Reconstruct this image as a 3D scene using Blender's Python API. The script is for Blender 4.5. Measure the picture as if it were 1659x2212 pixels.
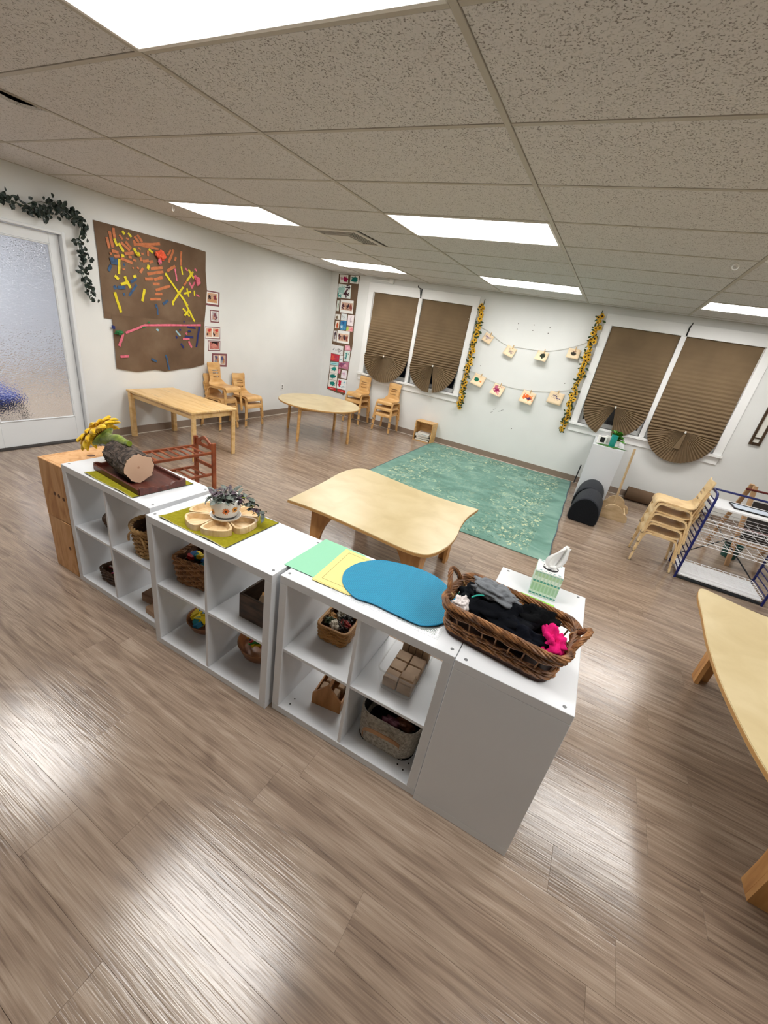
import bpy, math, random
from mathutils import Vector, Matrix, noise
PI=math.pi
random.seed(7)
for o in list(bpy.data.objects): bpy.data.objects.remove(o, do_unlink=True)
S=bpy.context.scene
COL=S.collection

# ---------------------------------------------------------------- camera
CAMP=Vector((0.648,-1.906,1.740))
FPX=880.61
def rodrigues(r):
    t=math.sqrt(sum(x*x for x in r)); k=[x/t for x in r]
    K=Matrix(((0,-k[2],k[1]),(k[2],0,-k[0]),(-k[1],k[0],0)))
    return Matrix.Identity(3)+math.sin(t)*K+(1-math.cos(t))*(K@K)
RC=rodrigues((0.376606616,0.458659394,0.261455194))@Matrix(((1,0,0),(0,0,-1),(0,1,0)))
cam=bpy.data.cameras.new('camera'); cam.sensor_fit='VERTICAL'; cam.sensor_height=36.0
cam.lens=FPX/2212*36.0; cam.clip_start=0.05; cam.clip_end=100
camo=bpy.data.objects.new('camera',cam); COL.objects.link(camo)
M3=Matrix((RC[0],-RC[1],-RC[2])).transposed()
camo.matrix_world=Matrix.Translation(CAMP)@M3.to_4x4()
S.camera=camo

# ---------------------------------------------------------------- world (night outside), exposure
w=bpy.data.worlds.new('night'); S.world=w; w.use_nodes=True
w.node_tree.nodes['Background'].inputs[0].default_value=(0.02,0.03,0.05,1)
w.node_tree.nodes['Background'].inputs[1].default_value=0.05
S.view_settings.view_transform='Standard'; S.view_settings.look='None'
S.view_settings.gamma=1.0; S.view_settings.use_curve_mapping=False
S.view_settings.exposure=0.0
S.cycles.use_denoising=True
S.cycles.max_bounces=8; S.cycles.diffuse_bounces=5; S.cycles.glossy_bounces=4
S.cycles.sample_clamp_indirect=6.0
LAMP=16.5           # radiance of the troffer diffusers
LAMPCOL=(1.0,0.985,0.955,1)

# ---------------------------------------------------------------- measured room planes
XL,YB,CE=-4.41,5.06,2.489
XR,YF=4.9,-4.8
T=0.767             # top of the cube shelf units
def ray(u,v):
    return RC.transposed()@Vector(((u-829.5)/FPX,(v-1106)/FPX,1.0))
def onx(u,v,x=XL): d=ray(u,v); return CAMP+d*((x-CAMP.x)/d.x)
def ony(u,v,y=YB): d=ray(u,v); return CAMP+d*((y-CAMP.y)/d.y)
def onz(u,v,z=0.0): d=ray(u,v); return CAMP+d*((z-CAMP.z)/d.z)

# ---------------------------------------------------------------- materials
def lin(h):
    h=h.lstrip('#'); r=[]
    for i in (0,2,4):
        c=int(h[i:i+2],16)/255; r.append(c/12.92 if c<=.04045 else ((c+.055)/1.055)**2.4)
    return (*r,1.0)
MATS={}
def base(name):
    m=bpy.data.materials.new(name); m.use_nodes=True
    nt=m.node_tree; return m,nt,nt.nodes['Principled BSDF']
def plain(name,col,rough=.5,metal=0,trans=0,ior=1.45,sheen=0,spec=.5,emis=None,alpha=1):
    if name in MATS: return MATS[name]
    m,nt,b=base(name)
    b.inputs['Base Color'].default_value=lin(col); b.inputs['Roughness'].default_value=rough
    b.inputs['Metallic'].default_value=metal; b.inputs['IOR'].default_value=ior
    b.inputs['Transmission Weight'].default_value=trans; b.inputs['Sheen Weight'].default_value=sheen
    b.inputs['Specular IOR Level'].default_value=spec
    if emis: b.inputs['Emission Color'].default_value=emis[0]; b.inputs['Emission Strength'].default_value=emis[1]
    b.inputs['Alpha'].default_value=alpha
    MATS[name]=m; return m
def N(nt,t,**k):
    n=nt.nodes.new(t)
    for a,v in k.items(): setattr(n,a,v)
    return n
def ramp(nt,cols,stops=None):
    r=N(nt,'ShaderNodeValToRGB'); e=r.color_ramp.elements
    n=len(cols); stops=stops or [i/(n-1) for i in range(n)]
    while len(e)<n: e.new(.5)
    for i in range(n): e[i].position=stops[i]; e[i].color=lin(cols[i])
    return r
def coords(nt,scale,rand=True,src='Object'):
    tc=N(nt,'ShaderNodeTexCoord'); mp=N(nt,'ShaderNodeMapping'); mp.inputs['Scale'].default_value=scale
    if rand:
        oi=N(nt,'ShaderNodeObjectInfo'); ml=N(nt,'ShaderNodeMath',operation='MULTIPLY'); ml.inputs[1].default_value=53.0
        ad=N(nt,'ShaderNodeVectorMath',operation='ADD')
        nt.links.new(oi.outputs['Random'],ml.inputs[0]); nt.links.new(tc.outputs[src],ad.inputs[0]); nt.links.new(ml.outputs[0],ad.inputs[1])
        nt.links.new(ad.outputs[0],mp.inputs[0])
    else: nt.links.new(tc.outputs[src],mp.inputs[0])
    return mp
def noisy(name,cols,scale=(8,8,8),detail=4,rough=.5,bump=0,dist=.002,warp=0,stops=None,rand=True,spec=.5,sheen=0,rough2=None,mn=.3,mx=.7):
    """colour grain from stretched noise, optional relief"""
    if name in MATS: return MATS[name]
    m,nt,b=base(name); L=nt.links.new
    mp=coords(nt,scale,rand)
    nz=N(nt,'ShaderNodeTexNoise'); nz.inputs['Scale'].default_value=1; nz.inputs['Detail'].default_value=detail; nz.inputs['Distortion'].default_value=warp
    L(mp.outputs[0],nz.inputs['Vector'])
    mr=N(nt,'ShaderNodeMapRange'); mr.inputs[1].default_value=mn; mr.inputs[2].default_value=mx
    L(nz.outputs['Fac'],mr.inputs[0])
    r=ramp(nt,cols,stops); L(mr.outputs[0],r.inputs[0]); L(r.outputs[0],b.inputs['Base Color'])
    b.inputs['Roughness'].default_value=rough; b.inputs['Specular IOR Level'].default_value=spec; b.inputs['Sheen Weight'].default_value=sheen
    if bump:
        bp=N(nt,'ShaderNodeBump'); bp.inputs['Strength'].default_value=bump; bp.inputs['Distance'].default_value=dist
        L(nz.outputs['Fac'],bp.inputs['Height']); L(bp.outputs[0],b.inputs['Normal'])
    MATS[name]=m; return m
def art(name,paper,blobs,freq=6,amp=.25,rough=.8):
    """flat print or painting: ragged blobs of colour on paper (uv)"""
    if name in MATS: return MATS[name]
    m,nt,b=base(name); L=nt.links.new
    tc=N(nt,'ShaderNodeTexCoord'); nz=N(nt,'ShaderNodeTexNoise'); nz.inputs['Scale'].default_value=freq; nz.inputs['Detail'].default_value=5
    oi=N(nt,'ShaderNodeObjectInfo'); ad0=N(nt,'ShaderNodeVectorMath',operation='ADD'); 
    L(tc.outputs['UV'],ad0.inputs[0]); L(oi.outputs['Random'],ad0.inputs[1]); L(ad0.outputs[0],nz.inputs['Vector'])
    sb=N(nt,'ShaderNodeVectorMath',operation='SUBTRACT'); sb.inputs[1].default_value=(.5,.5,.5); L(nz.outputs['Color'],sb.inputs[0])
    sc=N(nt,'ShaderNodeVectorMath',operation='SCALE'); sc.inputs['Scale'].default_value=amp*2.4; L(sb.outputs[0],sc.inputs[0])
    ad=N(nt,'ShaderNodeVectorMath',operation='ADD'); L(tc.outputs['UV'],ad.inputs[0]); L(sc.outputs[0],ad.inputs[1])
    cur=None
    for (x,y,rx,ry,c) in blobs:
        su=N(nt,'ShaderNodeVectorMath',operation='SUBTRACT'); su.inputs[1].default_value=(x,y,0); L(ad.outputs[0],su.inputs[0])
        di=N(nt,'ShaderNodeVectorMath',operation='MULTIPLY'); di.inputs[1].default_value=(1/rx,1/ry,0); L(su.outputs[0],di.inputs[0])
        ln=N(nt,'ShaderNodeVectorMath',operation='LENGTH'); L(di.outputs[0],ln.inputs[0])
        mr=N(nt,'ShaderNodeMapRange'); mr.inputs[1].default_value=1.05; mr.inputs[2].default_value=.85; L(ln.outputs['Value'],mr.inputs[0])
        mx=N(nt,'ShaderNodeMix',data_type='RGBA'); L(mr.outputs[0],mx.inputs[0]); mx.inputs[7].default_value=lin(c)
        if cur is None: mx.inputs[6].default_value=lin(paper)
        else: L(cur,mx.inputs[6])
        cur=mx.outputs[2]
    if cur is None: b.inputs['Base Color'].default_value=lin(paper)
    else: L(cur,b.inputs['Base Color'])
    b.inputs['Roughness'].default_value=rough; b.inputs['Specular IOR Level'].default_value=.2
    MATS[name]=m; return m

# ---------------------------------------------------------------- mesh builder
class MB:
    def __init__(s): s.v=[]; s.f=[]; s.uv=None
    def add(s,vs,fs):
        n=len(s.v); s.v+= [tuple(p) for p in vs]; s.f+=[tuple(i+n for i in f) for f in fs]
    def box(s,c,d,b=0.0,rot=None):
        hx,hy,hz=[x/2 for x in d]; V=[];F=[]
        b=min(b,hx*.9,hy*.9,hz*.9)
        sg=[(-1,-1,-1),(1,-1,-1),(1,1,-1),(-1,1,-1),(-1,-1,1),(1,-1,1),(1,1,1),(-1,1,1)]
        if b<=0:
            V=[(a*hx,q*hy,e*hz) for a,q,e in sg]
            F=[(0,3,2,1),(4,5,6,7),(0,1,5,4),(1,2,6,5),(2,3,7,6),(3,0,4,7)]
        else:
            for a,q,e in sg:
                V+=[(a*hx,q*(hy-b),e*(hz-b)),(a*(hx-b),q*hy,e*(hz-b)),(a*(hx-b),q*(hy-b),e*hz)]
            faces=[((0,3,2,1),2),((4,5,6,7),2),((0,1,5,4),1),((1,2,6,5),0),((2,3,7,6),1),((3,0,4,7),0)]
            for idx,ax in faces: F.append(tuple(i*3+ax for i in idx))
            for i,j,ax in [(0,1,0),(2,3,0),(4,5,0),(6,7,0),(1,2,1),(3,0,1),(5,6,1),(7,4,1),(0,4,2),(1,5,2),(2,6,2),(3,7,2)]:
                a1,a2=[k for k in (0,1,2) if k!=ax]; F.append((i*3+a1,j*3+a1,j*3+a2,i*3+a2))
            for i in range(8): F.append((i*3,i*3+1,i*3+2))
        c=Vector(c)
        if rot is not None: V=[c+rot@Vector(p) for p in V]
        else: V=[c+Vector(p) for p in V]
        s.add(V,F); return s
    def span(s,x0,x1,y0,y1,z0,z1,b=0.0):
        return s.box(((x0+x1)/2,(y0+y1)/2,(z0+z1)/2),(abs(x1-x0),abs(y1-y0),abs(z1-z0)),b)
    def tube(s,pts,r,n=8,closed=False,cap=True,flat=1.0):
        pts=[Vector(p) for p in pts]; k=len(pts)
        rs=r if isinstance(r,(list,tuple)) else [r]*k
        tan=[]
        for i in range(k):
            a=pts[(i-1)%k] if (closed or i>0) else pts[0]; b=pts[(i+1)%k] if (closed or i<k-1) else pts[-1]
            t=(b-a); tan.append(t.normalized() if t.length>1e-9 else Vector((0,0,1)))
        up=Vector((0,0,1)) if abs(tan[0].z)<.9 else Vector((1,0,0))
        u=(up-tan[0]*up.dot(tan[0])).normalized(); V=[];F=[]
        for i in range(k):
            u=(u-tan[i]*u.dot(tan[i])); u=u.normalized() if u.length>1e-6 else Vector((1,0,0))
            w=tan[i].cross(u)
            for j in range(n):
                a=2*PI*j/n; V.append(pts[i]+u*(math.cos(a)*rs[i]*flat)+w*(math.sin(a)*rs[i]))
        for i in range(k if closed else k-1):
            for j in range(n):
                a=i*n+j; b=i*n+(j+1)%n; c=((i+1)%k)*n+(j+1)%n; d=((i+1)%k)*n+j; F.append((a,b,c,d))
        if cap and not closed: F.append(tuple(range(n-1,-1,-1))); F.append(tuple((k-1)*n+j for j in range(n)))
        s.add(V,F); return s
    def lathe(s,prof,n=24,c=(0,0,0),close=True):
        V=[];F=[];k=len(prof)
        for r,z in prof:
            for j in range(n): a=2*PI*j/n; V.append((c[0]+r*math.cos(a),c[1]+r*math.sin(a),c[2]+z))
        for i in range(k-1):
            for j in range(n): F.append((i*n+j,i*n+(j+1)%n,(i+1)*n+(j+1)%n,(i+1)*n+j))
        if close: F.append(tuple(range(n-1,-1,-1))); F.append(tuple((k-1)*n+j for j in range(n)))
        s.add(V,F); return s
    def prism(s,poly,z0,z1,xf=None):
        n=len(poly); V=[Vector((p[0],p[1],z0)) for p in poly]+[Vector((p[0],p[1],z1)) for p in poly]
        if xf is not None: V=[xf@p for p in V]
        ar=sum(poly[i][0]*poly[(i+1)%n][1]-poly[(i+1)%n][0]*poly[i][1] for i in range(n))
        if ar<0:
            F=[tuple(range(n)),tuple(range(2*n-1,n-1,-1))]+[(i,n+i,n+(i+1)%n,(i+1)%n) for i in range(n)]
        else:
            F=[tuple(range(n-1,-1,-1)),tuple(range(n,2*n))]+[(i,(i+1)%n,n+(i+1)%n,n+i) for i in range(n)]
        s.add(V,F); return s
    def rim(s,outer,inner,z0,z1):
        """ring wall between two outlines of the same length"""
        n=len(outer); V=[(*p[:2],z0) for p in outer]+[(*p[:2],z1) for p in outer]+[(*p[:2],z1) for p in inner]+[(*p[:2],z0) for p in inner]
        F=[]
        for k in range(4):
            a,b=k*n,((k+1)%4)*n
            for i in range(n): F.append((a+i,a+(i+1)%n,b+(i+1)%n,b+i))
        s.add(V,F); return s
    def sheet(s,f,nu,nv,t,skip=None):
        """thick sheet from f(u,v), cells may be left out"""
        P=[[Vector(f(i/nu,j/nv)) for j in range(nv+1)] for i in range(nu+1)]
        V=[];n0=0
        for sd in (1,-1):
            for i in range(nu+1):
                for j in range(nv+1):
                    a=P[min(i+1,nu)][j]-P[max(i-1,0)][j]; b=P[i][min(j+1,nv)]-P[i][max(j-1,0)]
                    nn=a.cross(b); nn=nn.normalized() if nn.length>1e-12 else Vector((0,0,1))
                    V.append(P[i][j]+nn*(t/2*sd))
        H=(nu+1)*(nv+1); id=lambda i,j,sd=0: sd*H+i*(nv+1)+j
        keep=lambda i,j: 0<=i<nu and 0<=j<nv and not(skip and skip((i+.5)/nu,(j+.5)/nv))
        F=[]
        for i in range(nu):
            for j in range(nv):
                if not keep(i,j): continue
                F.append((id(i,j),id(i+1,j),id(i+1,j+1),id(i,j+1))); F.append((id(i,j,1),id(i,j+1,1),id(i+1,j+1,1),id(i+1,j,1)))
                for (a,b,di,dj) in (((i,j),(i+1,j),0,-1),((i+1,j),(i+1,j+1),1,0),((i+1,j+1),(i,j+1),0,1),((i,j+1),(i,j),-1,0)):
                    if not keep(i+di,j+dj): F.append((id(*b),id(*a),id(*a,1),id(*b,1)))
        s.add(V,F); return s
    def ribbon(s,pts,wd,wid,t):
        """bent strip: path pts, width direction wd"""
        pts=[Vector(p) for p in pts]; wd=Vector(wd).normalized(); k=len(pts); V=[];F=[]
        for i in range(k):
            tg=(pts[min(i+1,k-1)]-pts[max(i-1,0)]).normalized(); nn=tg.cross(wd).normalized()
            for a,b in ((-1,-1),(1,-1),(1,1),(-1,1)): V.append(pts[i]+wd*(a*wid/2)+nn*(b*t/2))
        for i in range(k-1):
            for j in range(4): F.append((i*4+j,i*4+(j+1)%4,i*4+4+(j+1)%4,i*4+4+j))
        F.append((3,2,1,0)); F.append(tuple((k-1)*4+j for j in range(4)))
        s.add(V,F); return s
    def ball(s,c,r,nu=12,nv=8,f=None):
        r=(r,r,r) if not isinstance(r,(tuple,list)) else r; c=Vector(c); V=[c+Vector((0,0,-r[2])) ];F=[]
        for i in range(1,nv):
            p=-PI/2+PI*i/nv
            for j in range(nu): a=2*PI*j/nu; V.append(c+Vector((r[0]*math.cos(p)*math.cos(a),r[1]*math.cos(p)*math.sin(a),r[2]*math.sin(p))))
        V.append(c+Vector((0,0,r[2])))
        if f: V=[f(p) for p in V]
        e=len(V)-1
        for j in range(nu): F.append((0,1+(j+1)%nu,1+j)); F.append((e,e-nu+j,e-nu+(j+1)%nu))
        for i in range(nv-2):
            for j in range(nu): F.append((1+i*nu+j,1+i*nu+(j+1)%nu,1+(i+1)*nu+(j+1)%nu,1+(i+1)*nu+j))
        s.add(V,F); return s
    def quaduv(s,a,b,c,d):
        """one uv-mapped quad (a=lower left, b=lower right, c=upper right, d=upper left)"""
        s.add([a,b,c,d],[(0,1,2,3)]); s.uv=True; return s
    def mesh(s,name,smooth=None):
        me=bpy.data.meshes.new(name); me.from_pydata([tuple(p) for p in s.v],[],s.f)
        if s.uv:
            l=me.uv_layers.new(name='UVMap'); q=[(0,0),(1,0),(1,1),(0,1)]
            for i,d in enumerate(l.data): d.uv=q[i%4]
        if smooth:
            me.polygons.foreach_set('use_smooth',[True]*len(me.polygons)); me.set_sharp_from_angle(angle=smooth)
        me.update(); return me
def link(name,me,m=None,parent=None,loc=None,rot=None):
    o=bpy.data.objects.new(name,me)
    if m is not None and me is not None and not me.materials: me.materials.append(m)
    COL.objects.link(o)
    if parent is not None: o.parent=parent
    if loc is not None: o.location=loc
    if rot is not None: o.rotation_euler=rot
    return o
def obj(name,mb,m,parent=None,smooth=None,loc=None,rot=None):
    return link(name,mb.mesh(name,smooth),m,parent,loc,rot)
def tag(o,label,cat,group=None):
    o['label']=label; o['category']=cat
    if group: o['group']=group
    return o
def thing(name,label,cat,loc=(0,0,0),rz=0.0,group=None):
    o=bpy.data.objects.new(name,None); COL.objects.link(o); o.location=loc; o.rotation_euler=(0,0,rz); o.empty_display_size=.05
    return tag(o,label,cat,group)
def struct(o): o['kind']='structure'; return o
def empty_struct(name,loc=(0,0,0)):
    o=bpy.data.objects.new(name,None); COL.objects.link(o); o.location=loc; o.empty_display_size=.05; return struct(o)
def dup(root,loc,rz=None,label=None,rot=None):
    r=root.copy(); COL.objects.link(r); r.location=loc
    if rz is not None: r.rotation_euler=(0,0,rz)
    if rot is not None: r.rotation_euler=rot
    if label: r['label']=label
    for ch in list(root.children):
        c=ch.copy(); COL.objects.link(c); c.parent=r
        for g in ch.children:
            d=g.copy(); COL.objects.link(d); d.parent=c
    return r
def smoothcurve(P,n=6,closed=True):
    P=[Vector(p) for p in P]; k=len(P); out=[]
    for i in range(k if closed else k-1):
        p0=P[(i-1)%k] if (closed or i>0) else P[0]; p1=P[i]; p2=P[(i+1)%k]; p3=P[(i+2)%k] if (closed or i<k-2) else P[-1]
        for j in range(n):
            t=j/n; out.append(.5*((2*p1)+(p2-p0)*t+(2*p0-5*p1+4*p2-p3)*t*t+(3*p1-p0-3*p2+p3)*t**3))
    if not closed: out.append(P[-1])
    return out
def rrect(hx,hy,r,n=5,z=None):
    o=[]
    for cx,cy,a0 in ((hx-r,hy-r,0),(-hx+r,hy-r,PI/2),(-hx+r,-hy+r,PI),(hx-r,-hy+r,1.5*PI)):
        for i in range(n+1):
            a=a0+PI/2*i/n; p=(cx+r*math.cos(a),cy+r*math.sin(a)); o.append(p if z is None else (*p,z))
    return o
def resample(P,n):
    P=[Vector(p) for p in P]; k=len(P); L=[0]
    for i in range(k): L.append(L[-1]+(P[(i+1)%k]-P[i]).length)
    out=[];j=0
    for i in range(n):
        d=L[-1]*i/n
        while L[j+1]<d: j+=1
        t=(d-L[j])/max(L[j+1]-L[j],1e-9); out.append(P[j].lerp(P[(j+1)%k],t))
    return out
def RZ(a): return Matrix.Rotation(a,3,'Z')
# ================================================================ SETTING
WHITE=noisy('wall_paint',['#d9dad8','#e3e4e2'],(1.3,1.3,1.3),3,.55,spec=.3,rand=False)
TRIM=plain('trim_paint','#e9e9e8',.35)
BASEB=plain('baseboard_vinyl','#8b7a6c',.45)
# ---- floor
def floor_mat():
    m,nt,b=base('vinyl_plank'); L=nt.links.new
    geo=N(nt,'ShaderNodeNewGeometry'); oi=N(nt,'ShaderNodeObjectInfo')
    ad=N(nt,'ShaderNodeMath',operation='ADD'); L(geo.outputs['Random Per Island'],ad.inputs[0]); L(oi.outputs['Random'],ad.inputs[1])
    wn=N(nt,'ShaderNodeTexWhiteNoise',noise_dimensions='1D'); L(ad.outputs[0],wn.inputs['W'])
    of=N(nt,'ShaderNodeVectorMath',operation='SCALE'); of.inputs['Scale'].default_value=40; L(wn.outputs['Color'],of.inputs[0])
    po=N(nt,'ShaderNodeVectorMath',operation='ADD'); L(geo.outputs['Position'],po.inputs[0]); L(of.outputs[0],po.inputs[1])
    def nz(sc,det,warp):
        mp=N(nt,'ShaderNodeMapping'); mp.inputs['Scale'].default_value=sc; L(po.outputs[0],mp.inputs[0])
        n=N(nt,'ShaderNodeTexNoise'); n.inputs['Scale'].default_value=1; n.inputs['Detail'].default_value=det; n.inputs['Distortion'].default_value=warp
        L(mp.outputs[0],n.inputs['Vector']); return n.outputs['Fac']
    a=nz((1.3,13,1),7,1.6); f=nz((5,170,1),5,.5); k=nz((3.2,7,1),2,2.5)
    # cathedral rings: sine of a broad stretched noise
    sm=N(nt,'ShaderNodeMath',operation='MULTIPLY'); sm.inputs[1].default_value=75; L(nz((.9,5,1),1,.3),sm.inputs[0])
    sn=N(nt,'ShaderNodeMath',operation='SINE'); L(sm.outputs[0],sn.inputs[0])
    s2=N(nt,'ShaderNodeMath',operation='MULTIPLY'); s2.inputs[1].default_value=.05; L(sn.outputs[0],s2.inputs[0])
    m1=N(nt,'ShaderNodeMath',operation='MULTIPLY_ADD'); m1.inputs[1].default_value=.75; L(f,m1.inputs[0]); L(a,m1.inputs[2])
    m2=N(nt,'ShaderNodeMath',operation='ADD'); L(m1.outputs[0],m2.inputs[0]); L(s2.outputs[0],m2.inputs[1])
    pv=N(nt,'ShaderNodeMath',operation='MULTIPLY_ADD'); pv.inputs[1].default_value=.10; L(wn.outputs['Value'],pv.inputs[0]); L(m2.outputs[0],pv.inputs[2])
    mr=N(nt,'ShaderNodeMapRange'); kn=N(nt,'ShaderNodeTexVoronoi'); kmp=N(nt,'ShaderNodeMapping'); kmp.inputs['Scale'].default_value=(1.1,3.2,1); L(po.outputs[0],kmp.inputs[0]); L(kmp.outputs[0],kn.inputs['Vector']); kn.inputs['Scale'].default_value=1
    kr=N(nt,'ShaderNodeMapRange'); kr.inputs[1].default_value=.02; kr.inputs[2].default_value=.11; kr.inputs[3].default_value=-.3; kr.inputs[4].default_value=0; L(kn.outputs['Distance'],kr.inputs[0])
    lf=N(nt,'ShaderNodeMapRange'); lf.inputs[1].default_value=.30; lf.inputs[2].default_value=.42; lf.inputs[3].default_value=-.22; lf.inputs[4].default_value=0; L(nz((3,95,1),3,.8),lf.inputs[0])
    kk=N(nt,'ShaderNodeMath',operation='ADD'); L(kr.outputs[0],kk.inputs[0]); L(lf.outputs[0],kk.inputs[1])
    pk_=N(nt,'ShaderNodeMath',operation='ADD'); L(pv.outputs[0],pk_.inputs[0]); L(kk.outputs[0],pk_.inputs[1])
    mr.inputs[1].default_value=.40; mr.inputs[2].default_value=1.42; L(pk_.outputs[0],mr.inputs[0])
    r=ramp(nt,['#5f5146','#837061','#9b8877','#b8a696'],[0,.36,.62,1]); L(mr.outputs[0],r.inputs[0]); L(r.outputs[0],b.inputs['Base Color'])
    hb=N(nt,'ShaderNodeMath',operation='MULTIPLY_ADD'); hb.inputs[1].default_value=.7; L(sn.outputs[0],hb.inputs[0]); L(f,hb.inputs[2])
    hs=N(nt,'ShaderNodeMath',operation='MULTIPLY_ADD'); hs.inputs[1].default_value=.12; L(sn.outputs[0],hs.inputs[0]); L(f,hs.inputs[2])
    bp=N(nt,'ShaderNodeBump'); bp.inputs['Strength'].default_value=.5; bp.inputs['Distance'].default_value=.001
    L(hs.outputs[0],bp.inputs['Height']); L(bp.outputs[0],b.inputs['Normal'])
    b.inputs['Roughness'].default_value=.16; b.inputs['Specular IOR Level'].default_value=.65
    return m
FM=floor_mat()
fl=struct(obj('floor',MB().span(XL-.12,XR,YF,YB+.1,-.08,-.005),plain('subfloor','#3b322b',.9)))
pw,pl=.178,1.22
pme=MB().box((0,0,-.0025),(pl-.0004,pw-.0004,.005),.0004).mesh('plank'); pme.materials.append(FM)
def inframe(x,y,z):
    c=RC@(Vector((x,y,z))-CAMP)
    if c.z<.05: return 0
    u,v=829.5+FPX*c.x/c.z,1106+FPX*c.y/c.z
    return (abs(c.y/c.z)*0+1)/(c.z*c.z) if -80<u<1739 and -80<v<2292 else 0
pk=[]
r0=math.floor((YF+1.52)/pw); r1=math.ceil((YB+1.52)/pw)
for k in range(r0,r1):
    y0=-1.52+k*pw; off=-.305 if k==0 else random.uniform(0,pl)
    i0=math.floor((XL-off)/pl)
    for i in range(i0,i0+10):
        xa,xb=max(XL,off+i*pl),min(XR,off+(i+1)*pl); ya,yb=max(y0,YF),min(y0+pw,YB)
        if xb-xa<.02 or yb-ya<.01: continue
        sc=max(inframe(x,(ya+yb)/2,0) for x in (xa,(xa+xb)/2,xb))
        pk.append((sc,xa,xb,ya,yb))
pk.sort(key=lambda q:-q[0])
rest=MB()
for n,(sc,xa,xb,ya,yb) in enumerate(pk):
    if n<295 and sc>0:
        full=abs(xb-xa-pl)<1e-3 and abs(yb-ya-pw)<1e-3
        me=pme if full else MB().box((0,0,-.0025),(xb-xa-.0004,yb-ya-.0004,.005),.0004).mesh('plank')
        link('plank',me,FM,fl,((xa+xb)/2,(ya+yb)/2,0))
    else: rest.box(((xa+xb)/2,(ya+yb)/2,-.0025),(xb-xa-.0012,yb-ya-.0012,.005),0)
ro=obj('far_planks',rest,FM,fl); ro['kind']='stuff'

# ---- ceiling: lay-in tiles in a metal grid
def tile_mat():
    m,nt,b=base('ceiling_tile'); L=nt.links.new
    geo=N(nt,'ShaderNodeNewGeometry')
    def nz(sc,det):
        n=N(nt,'ShaderNodeTexNoise'); n.inputs['Scale'].default_value=sc; n.inputs['Detail'].default_value=det; L(geo.outputs['Position'],n.inputs['Vector']); return n.outputs['Fac']
    pits=N(nt,'ShaderNodeMapRange'); pits.inputs[1].default_value=.36; pits.inputs[2].default_value=.46; L(nz(150,2.5),pits.inputs[0])
    patch=N(nt,'ShaderNodeMapRange'); patch.inputs[1].default_value=.25; patch.inputs[2].default_value=.5; L(nz(30,2),patch.inputs[0])
    mx=N(nt,'ShaderNodeMath',operation='MAXIMUM'); L(pits.outputs[0],mx.inputs[0])
    inv=N(nt,'ShaderNodeMath',operation='SUBTRACT'); inv.inputs[0].default_value=1; L(patch.outputs[0],inv.inputs[1]); L(inv.outputs[0],mx.inputs[1])
    r=ramp(nt,['#989390','#d6d4d2','#dbd9d8'],[0,.5,1]); L(mx.outputs[0],r.inputs[0]); L(r.outputs[0],b.inputs['Base Color'])
    bp=N(nt,'ShaderNodeBump'); bp.inputs['Strength'].default_value=.6; bp.inputs['Distance'].default_value=.004
    L(mx.outputs[0],bp.inputs['Height']); L(bp.outputs[0],b.inputs['Normal'])
    b.inputs['Roughness'].default_value=.9; b.inputs['Specular IOR Level'].default_value=.1
    return m
CT=tile_mat(); GRID=plain('grid_metal','#b9b3a8',.5)
ce=struct(obj('ceiling',MB().span(XL-.12,XR+.1,YF-.1,YB+.1,CE+.14,CE+.2),plain('plenum','#4a4642',.9)))
F4,F2=1.2192,.6096
lights=[(i,j) for j in (-2,2,6) for i in (-3,-1,1)]
tme=MB().box((0,0,.009),(F4-.026,F2-.026,.014),.002).mesh('ceiling_tile'); tme.materials.append(CT)
for i in range(-4,5):
    for j in range(-8,9):
        xa,xb=max(i*F4,XL),min((i+1)*F4,XR); ya,yb=max(j*F2,YF),min((j+1)*F2,YB)
        if xb-xa<.03 or yb-ya<.03 or (i,j) in lights: continue
        if (i,j)==(-2,3): xa=i*F4+F2         # the air vent takes the left half of this bay
        if (i,j)==(-3,-1):                    # the tile that has lifted off its runner
            def f(u,v,xa=xa,ya=ya):
                x=xa+.013+u*(F4-.026); y=ya+.013+v*(F2-.026)
                lift=-.034*max(0,1-((y+.47)/.15)**2)*max(0,(u-.8)/.2)**1.6
                return (x,y,CE+.009+lift)
            obj('ceiling_tile',MB().sheet(f,24,16,.014),CT,ce,.5); continue
        full=abs(xb-xa-F4)<1e-3 and abs(yb-ya-F2)<1e-3
        me=tme if full else MB().box((0,0,.009),(xb-xa-.02,yb-ya-.02,.014),.002).mesh('ceiling_tile')
        link('ceiling_tile',me,CT,ce,((xa+xb)/2,(ya+yb)/2,CE))
for i in range(-3,5): obj('grid_runner',MB().span(-.012,.012,YF-YB+.0,0,-.002,.012,.001),GRID,ce,loc=(i*F4,YB,CE))
for j in range(-7,9):
    for i in range(-4,5):
        xa,xb=max(i*F4+.013,XL),min((i+1)*F4-.013,XR)
        if xb-xa>.05: obj('cross_tee',MB().span(xa,xb,-.011,.011,0,.012,.001),GRID,ce,loc=(0,j*F2,CE))
obj('wall_angle',MB().span(XL,XL+.02,YF,YB,-.001,.011),GRID,ce,loc=(0,0,CE))
obj('wall_angle',MB().span(XL,XR,YB-.02,YB,-.001,.011),GRID,ce,loc=(0,0,CE))

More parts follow.
